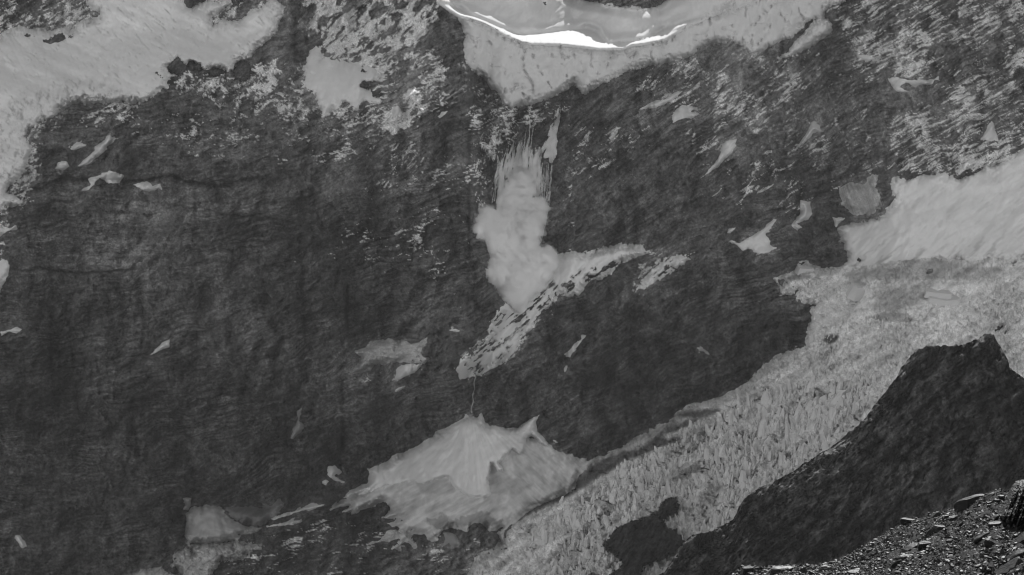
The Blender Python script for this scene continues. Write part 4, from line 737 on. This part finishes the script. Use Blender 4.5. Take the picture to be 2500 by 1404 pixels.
# ---------------------------------------------------------------- the avalanche (powder cloud and falling streams), as fog volumes
def fog(name, pts, rad, voxel, dens, nscale, parent, lo, hi, stretch=(1, 1, 1), rough=0.0):
    me = bpy.data.meshes.new(name + '_points'); me.from_pydata(pts, [], []); a = me.attributes.new('radius', 'FLOAT', 'POINT'); a.data.foreach_set('value', rad)
    m, t, b = mat(name); t.nodes.remove(b); out = t.nodes['Material Output']
    pv = t.nodes.new('ShaderNodeVolumePrincipled'); pv.inputs['Color'].default_value = (.999, .999, .999, 1)
    co = t.nodes.new('ShaderNodeTexCoord'); mp = t.nodes.new('ShaderNodeMapping'); mp.inputs['Scale'].default_value = stretch
    n = t.nodes.new('ShaderNodeTexNoise'); n.inputs['Scale'].default_value = nscale; n.inputs['Detail'].default_value = 4; n.inputs['Roughness'].default_value = .6
    t.links.new(co.outputs['Object'], mp.inputs[0]); t.links.new(mp.outputs[0], n.inputs['Vector'])
    r = ramp(t, n.outputs[0], lo, dens * .12, hi, dens); t.links.new(r.outputs[0], pv.inputs['Density']); t.links.new(pv.outputs[0], out.inputs['Volume'])
    tmp = bpy.data.objects.new(name + '_points', me); S.collection.objects.link(tmp)
    g = bpy.data.node_groups.new(name, 'GeometryNodeTree'); g.interface.new_socket('Geometry', in_out='INPUT', socket_type='NodeSocketGeometry'); g.interface.new_socket('Geometry', in_out='OUTPUT', socket_type='NodeSocketGeometry')
    N = g.nodes.new; L = g.links.new
    gi, go, mtp, ptv, na, vm = N('NodeGroupInput'), N('NodeGroupOutput'), N('GeometryNodeMeshToPoints'), N('GeometryNodePointsToVolume'), N('GeometryNodeInputNamedAttribute'), N('GeometryNodeVolumeToMesh')
    na.data_type = 'FLOAT'; na.inputs['Name'].default_value = 'radius'; ra = [q for q in na.outputs if q.enabled and q.name == 'Attribute'][0]
    ptv.resolution_mode = 'VOXEL_SIZE'; ptv.inputs['Voxel Size'].default_value = voxel; ptv.inputs['Density'].default_value = 1.0
    L(gi.outputs[0], mtp.inputs['Mesh']); L(ra, mtp.inputs['Radius']); L(ra, ptv.inputs['Radius']); L(mtp.outputs[0], ptv.inputs['Points']); L(ptv.outputs[0], vm.inputs['Volume']); L(vm.outputs[0], go.inputs[0])
    md = tmp.modifiers.new('fog', 'NODES'); md.node_group = g
    dg = bpy.context.evaluated_depsgraph_get(); hull = bpy.data.meshes.new_from_object(tmp.evaluated_get(dg)); hull.name = name
    bpy.data.objects.remove(tmp); hull.materials.clear(); print(name, len(hull.vertices))
    if rough:
        n_ = len(hull.vertices); co_ = np.empty(n_ * 3, f32); hull.vertices.foreach_get('co', co_); co_ = co_.reshape(-1, 3); nn = np.empty(n_ * 3, f32); hull.vertices.foreach_get('normal', nn); nn = nn.reshape(-1, 3)
        dsp = rough * (np.abs(noise(co_[:, 0] / 19 + co_[:, 1] / 23, co_[:, 2] / 19)) * 1.9 - .5 + .6 * np.abs(noise(co_[:, 0] / 6 - co_[:, 1] / 8, co_[:, 2] / 6)))
        hull.vertices.foreach_set('co', (co_ + nn * dsp[:, None]).astype(f32).ravel()); hull.update()
    return link(name, hull, m, parent)
av = bpy.data.objects.new('avalanche', None); S.collection.objects.link(av); tag(av, 'powder snow avalanche pouring down the gully below the hanging glacier', 'avalanche')
def wallY(px, py): return at_grid(px, py, YL)
cloud = P('K', (150, 830), (160, 780), (185, 730), (225, 710), (262, 712), (290, 745), (305, 715), (330, 640), (380, 540), (430, 480), (490, 500), (525, 590), (535, 650), (560, 660), (600, 690), (605, 730), (585, 790), (560, 850), (540, 930), (562, 965), (610, 950), (645, 978), (650, 1040), (620, 1120), (560, 1200), (490, 1270), (430, 1345), (395, 1335), (335, 1290), (285, 1222), (252, 1170), (218, 1110), (236, 1050), (250, 1000), (215, 930), (172, 885))
Q = np.array(cloud); pts = []; rad = []
PPM = 5000 * 2 * HF / 2500
for k in range(2600):
    x_ = RS.uniform(Q[:, 0].min(), Q[:, 0].max()); y_ = RS.uniform(Q[:, 1].min(), Q[:, 1].max()); sd = polysd(cloud, np.array([x_]), np.array([y_]))[0]
    if sd < 3: continue
    low = sst(np.array(y_), 400, 620); r_ = min(sd, RS.uniform(5, 11) + 9 * low) + 1.5
    depth = RS.uniform(0, 1) * (14 + 46 * low) * min(1, sd / 18)
    pts.append(pos(x_, y_, wallY(x_, y_) - (depth + 14) * PPM)); rad.append(r_ * PPM)
fog('powder_cloud', pts, [q * 1.12 + 2.5 for q in rad], 2.2, 0.045, 0.05, av, 0.35, 0.62, rough=10)
core = [k for k in range(len(pts)) if rad[k] > 4 * PPM]
fog('dense_cloud_core', [pts[k] for k in core], [rad[k] * .92 for k in core], 2.0, 0.5, 0.04, av, 0.3, 0.6, rough=8)
# streams
pts = []; rad = []
def stream(a, b, w0, w1, wob=3, n=None):
    (x0, y0), (x1, y1) = a, b; L = math.hypot(x1 - x0, y1 - y0); n = n or int(L / .8); ph = RS.uniform(0, 99)
    for k in range(n):
        t = k / n; w_ = w0 + (w1 - w0) * t; cx_ = x0 + (x1 - x0) * t ** 1.2 + wob * float(noise(np.array([t * 2.2 + ph]), np.array([ph]))[0])
        py = y0 + (y1 - y0) * t
        px = cx_ + RS.normal(0, w_ * .16); pts.append(pos(px, py, wallY(px, py) - RS.uniform(15, 21))); rad.append(max(w_ * .5, 1.5) * (.62 + .38 * min(1, t * 3.5)) * PPM)
kk = lambda x_, y_: (1100 + x_ / 2.5525, 230 + y_ / 2.5525)
for (a, b, w0, w1) in [((682, 40), (655, 240), 2.0, 4), ((676, 60), (640, 260), 2, 7), ((655, 190), (655, 380), 3, 5), ((640, 230), (600, 385), 6, 9), ((630, 250), (560, 360), 4, 6), ((650, 260), (630, 390), 7, 9),
                       ((600, 280), (545, 380), 3, 5), ((560, 330), (500, 480), 5, 7), ((545, 370), (480, 560), 6, 10), ((495, 140), (490, 300), 1.6, 2.5), ((490, 280), (430, 480), 3, 5), ((515, 170), (500, 330), 1.3, 2.5), ((475, 220), (440, 400), 1.5, 3),
                       ((455, 300), (400, 480), 2.5, 5), ((430, 330), (370, 560), 2.5, 5), ((400, 360), (340, 560), 2, 4), ((375, 370), (300, 600), 2, 3.5), ((330, 390), (285, 560), 1.5, 3), ((300, 380), (290, 470), 1.2, 2), ((350, 470), (290, 680), 2, 4),
                       ((560, 400), (545, 620), 1.6, 3), ((575, 400), (560, 640), 1.6, 3), ((600, 410), (580, 650), 1.5, 3), ((605, 405), (600, 640), 1.5, 2.6), ((630, 410), (625, 560), 1.3, 2.4), ((625, 500), (612, 660), 1.6, 3), ((545, 400), (520, 600), 2, 4),
                       ((300, 440), (275, 520), 1.2, 2), ((590, 700), (555, 900), 1.5, 2.5), ((610, 640), (575, 800), 2, 3), ((530, 380), (470, 620), 4, 9), ((510, 420), (450, 640), 6, 12), ((470, 460), (420, 660), 7, 12), ((400, 500), (360, 700), 6, 10), ((640, 380), (650, 395), 3, 5)]:
    stream(kk(*a), kk(*b), w0 * 1.25, w1 * 1.3)
    if a[1] > 200 or w1 > 5:
        for q in range(2):
            dx = RS.uniform(-16, 16); stream(kk(a[0] + dx, a[1] + RS.uniform(0, 60)), kk(b[0] + dx * 1.6, b[1] + RS.uniform(-10, 30)), w0 * .9, w1)
for q in range(190):          # the curtain of sliding powder between the ledges and the cloud
    t = RS.rand(); x0 = np.interp(t, [0, .25, .5, .75, 1], [290, 350, 430, 500, 560]); y0 = np.interp(t, [0, .25, .5, .75, 1], [440, 390, 330, 370, 380]) + RS.uniform(-80, 150)
    x1 = np.interp(t, [0, .25, .5, .75, 1], [270, 320, 390, 470, 560]) + RS.normal(0, 12); y1 = min(y0 + RS.uniform(120, 330), 760)
    core_ = math.exp(-((t - .55) / .22) ** 2); stream(kk(x0, y0), kk(x1, y1), 1.1 + 1.5 * core_, 1.8 + 5.5 * core_, wob=2)
fog('falling_snow_streams', pts, rad, 1.3, 0.7, 0.16, av, 0.38, 0.6, stretch=(1, 1, .12))
# thin meltwater fall onto the cone
def ribbon(name, line, wid, label, cat, m):
    vs, fs = [], []
    for i, (px, py) in enumerate(line):
        Yy = wallY(px, py) - 7
        c0 = Vector(pos(px, py, Yy)); wd = wid * (0.7 + .6 * abs(math.sin(i * 2.3)))
        for dx, dy in ((-wd, 0), (0, -wd * .7), (wd, 0)): vs.append(tuple(c0 + Vector((dx, dy, 0))))
        if i:
            b0 = (i - 1) * 3
            for q in range(2): fs.append((b0 + q, b0 + q + 1, b0 + q + 4, b0 + q + 3))
    me = bpy.data.meshes.new(name); me.from_pydata(vs, [], fs); return tag(link(name, me, m), label, cat)
ribbon('waterfall', [(1161 - .55 * i + 1.5 * math.sin(i * 1.1), 910 + 5.5 * i) for i in range(19)], 1.0, 'thin pale waterfall dropping from the ramp onto the snow cone tip', 'waterfall', M_WATER)

# ---------------------------------------------------------------- valley floor and air
me = bpy.data.meshes.new('valley_floor'); me.from_pydata([(-9000, -9000, -1500), (9000, -9000, -1500), (9000, 12000, -1500), (-9000, 12000, -1500)], [], [(0, 1, 2, 3)])
tag(link('valley_floor', me, plain('valley_ground', .06, .12, .01, .9)), kind='structure')
ztop = float(Z.max()) + 15; print('ZTOP', ztop, 'Y', YR.min(), YR.max())
L = [(-5000, -600, -1501), (5000, 8500, ztop)]
vs = [(L[i][0], L[j][1], L[k][2]) for i in (0, 1) for j in (0, 1) for k in (0, 1)]
me = bpy.data.meshes.new('haze'); me.from_pydata(vs, [], [(0, 1, 3, 2), (4, 6, 7, 5), (0, 4, 5, 1), (2, 3, 7, 6), (0, 2, 6, 4), (1, 5, 7, 3)])
m, t, b = mat('air'); t.nodes.remove(b); pv = t.nodes.new('ShaderNodeVolumePrincipled'); pv.inputs['Density'].default_value = HAZE_D; pv.inputs['Color'].default_value = (.95, .95, .95, 1)
t.links.new(pv.outputs[0], t.nodes['Material Output'].inputs['Volume'])
tag(link('haze', me, m), 'pale mountain haze filling the valley air', 'haze', kind='stuff')
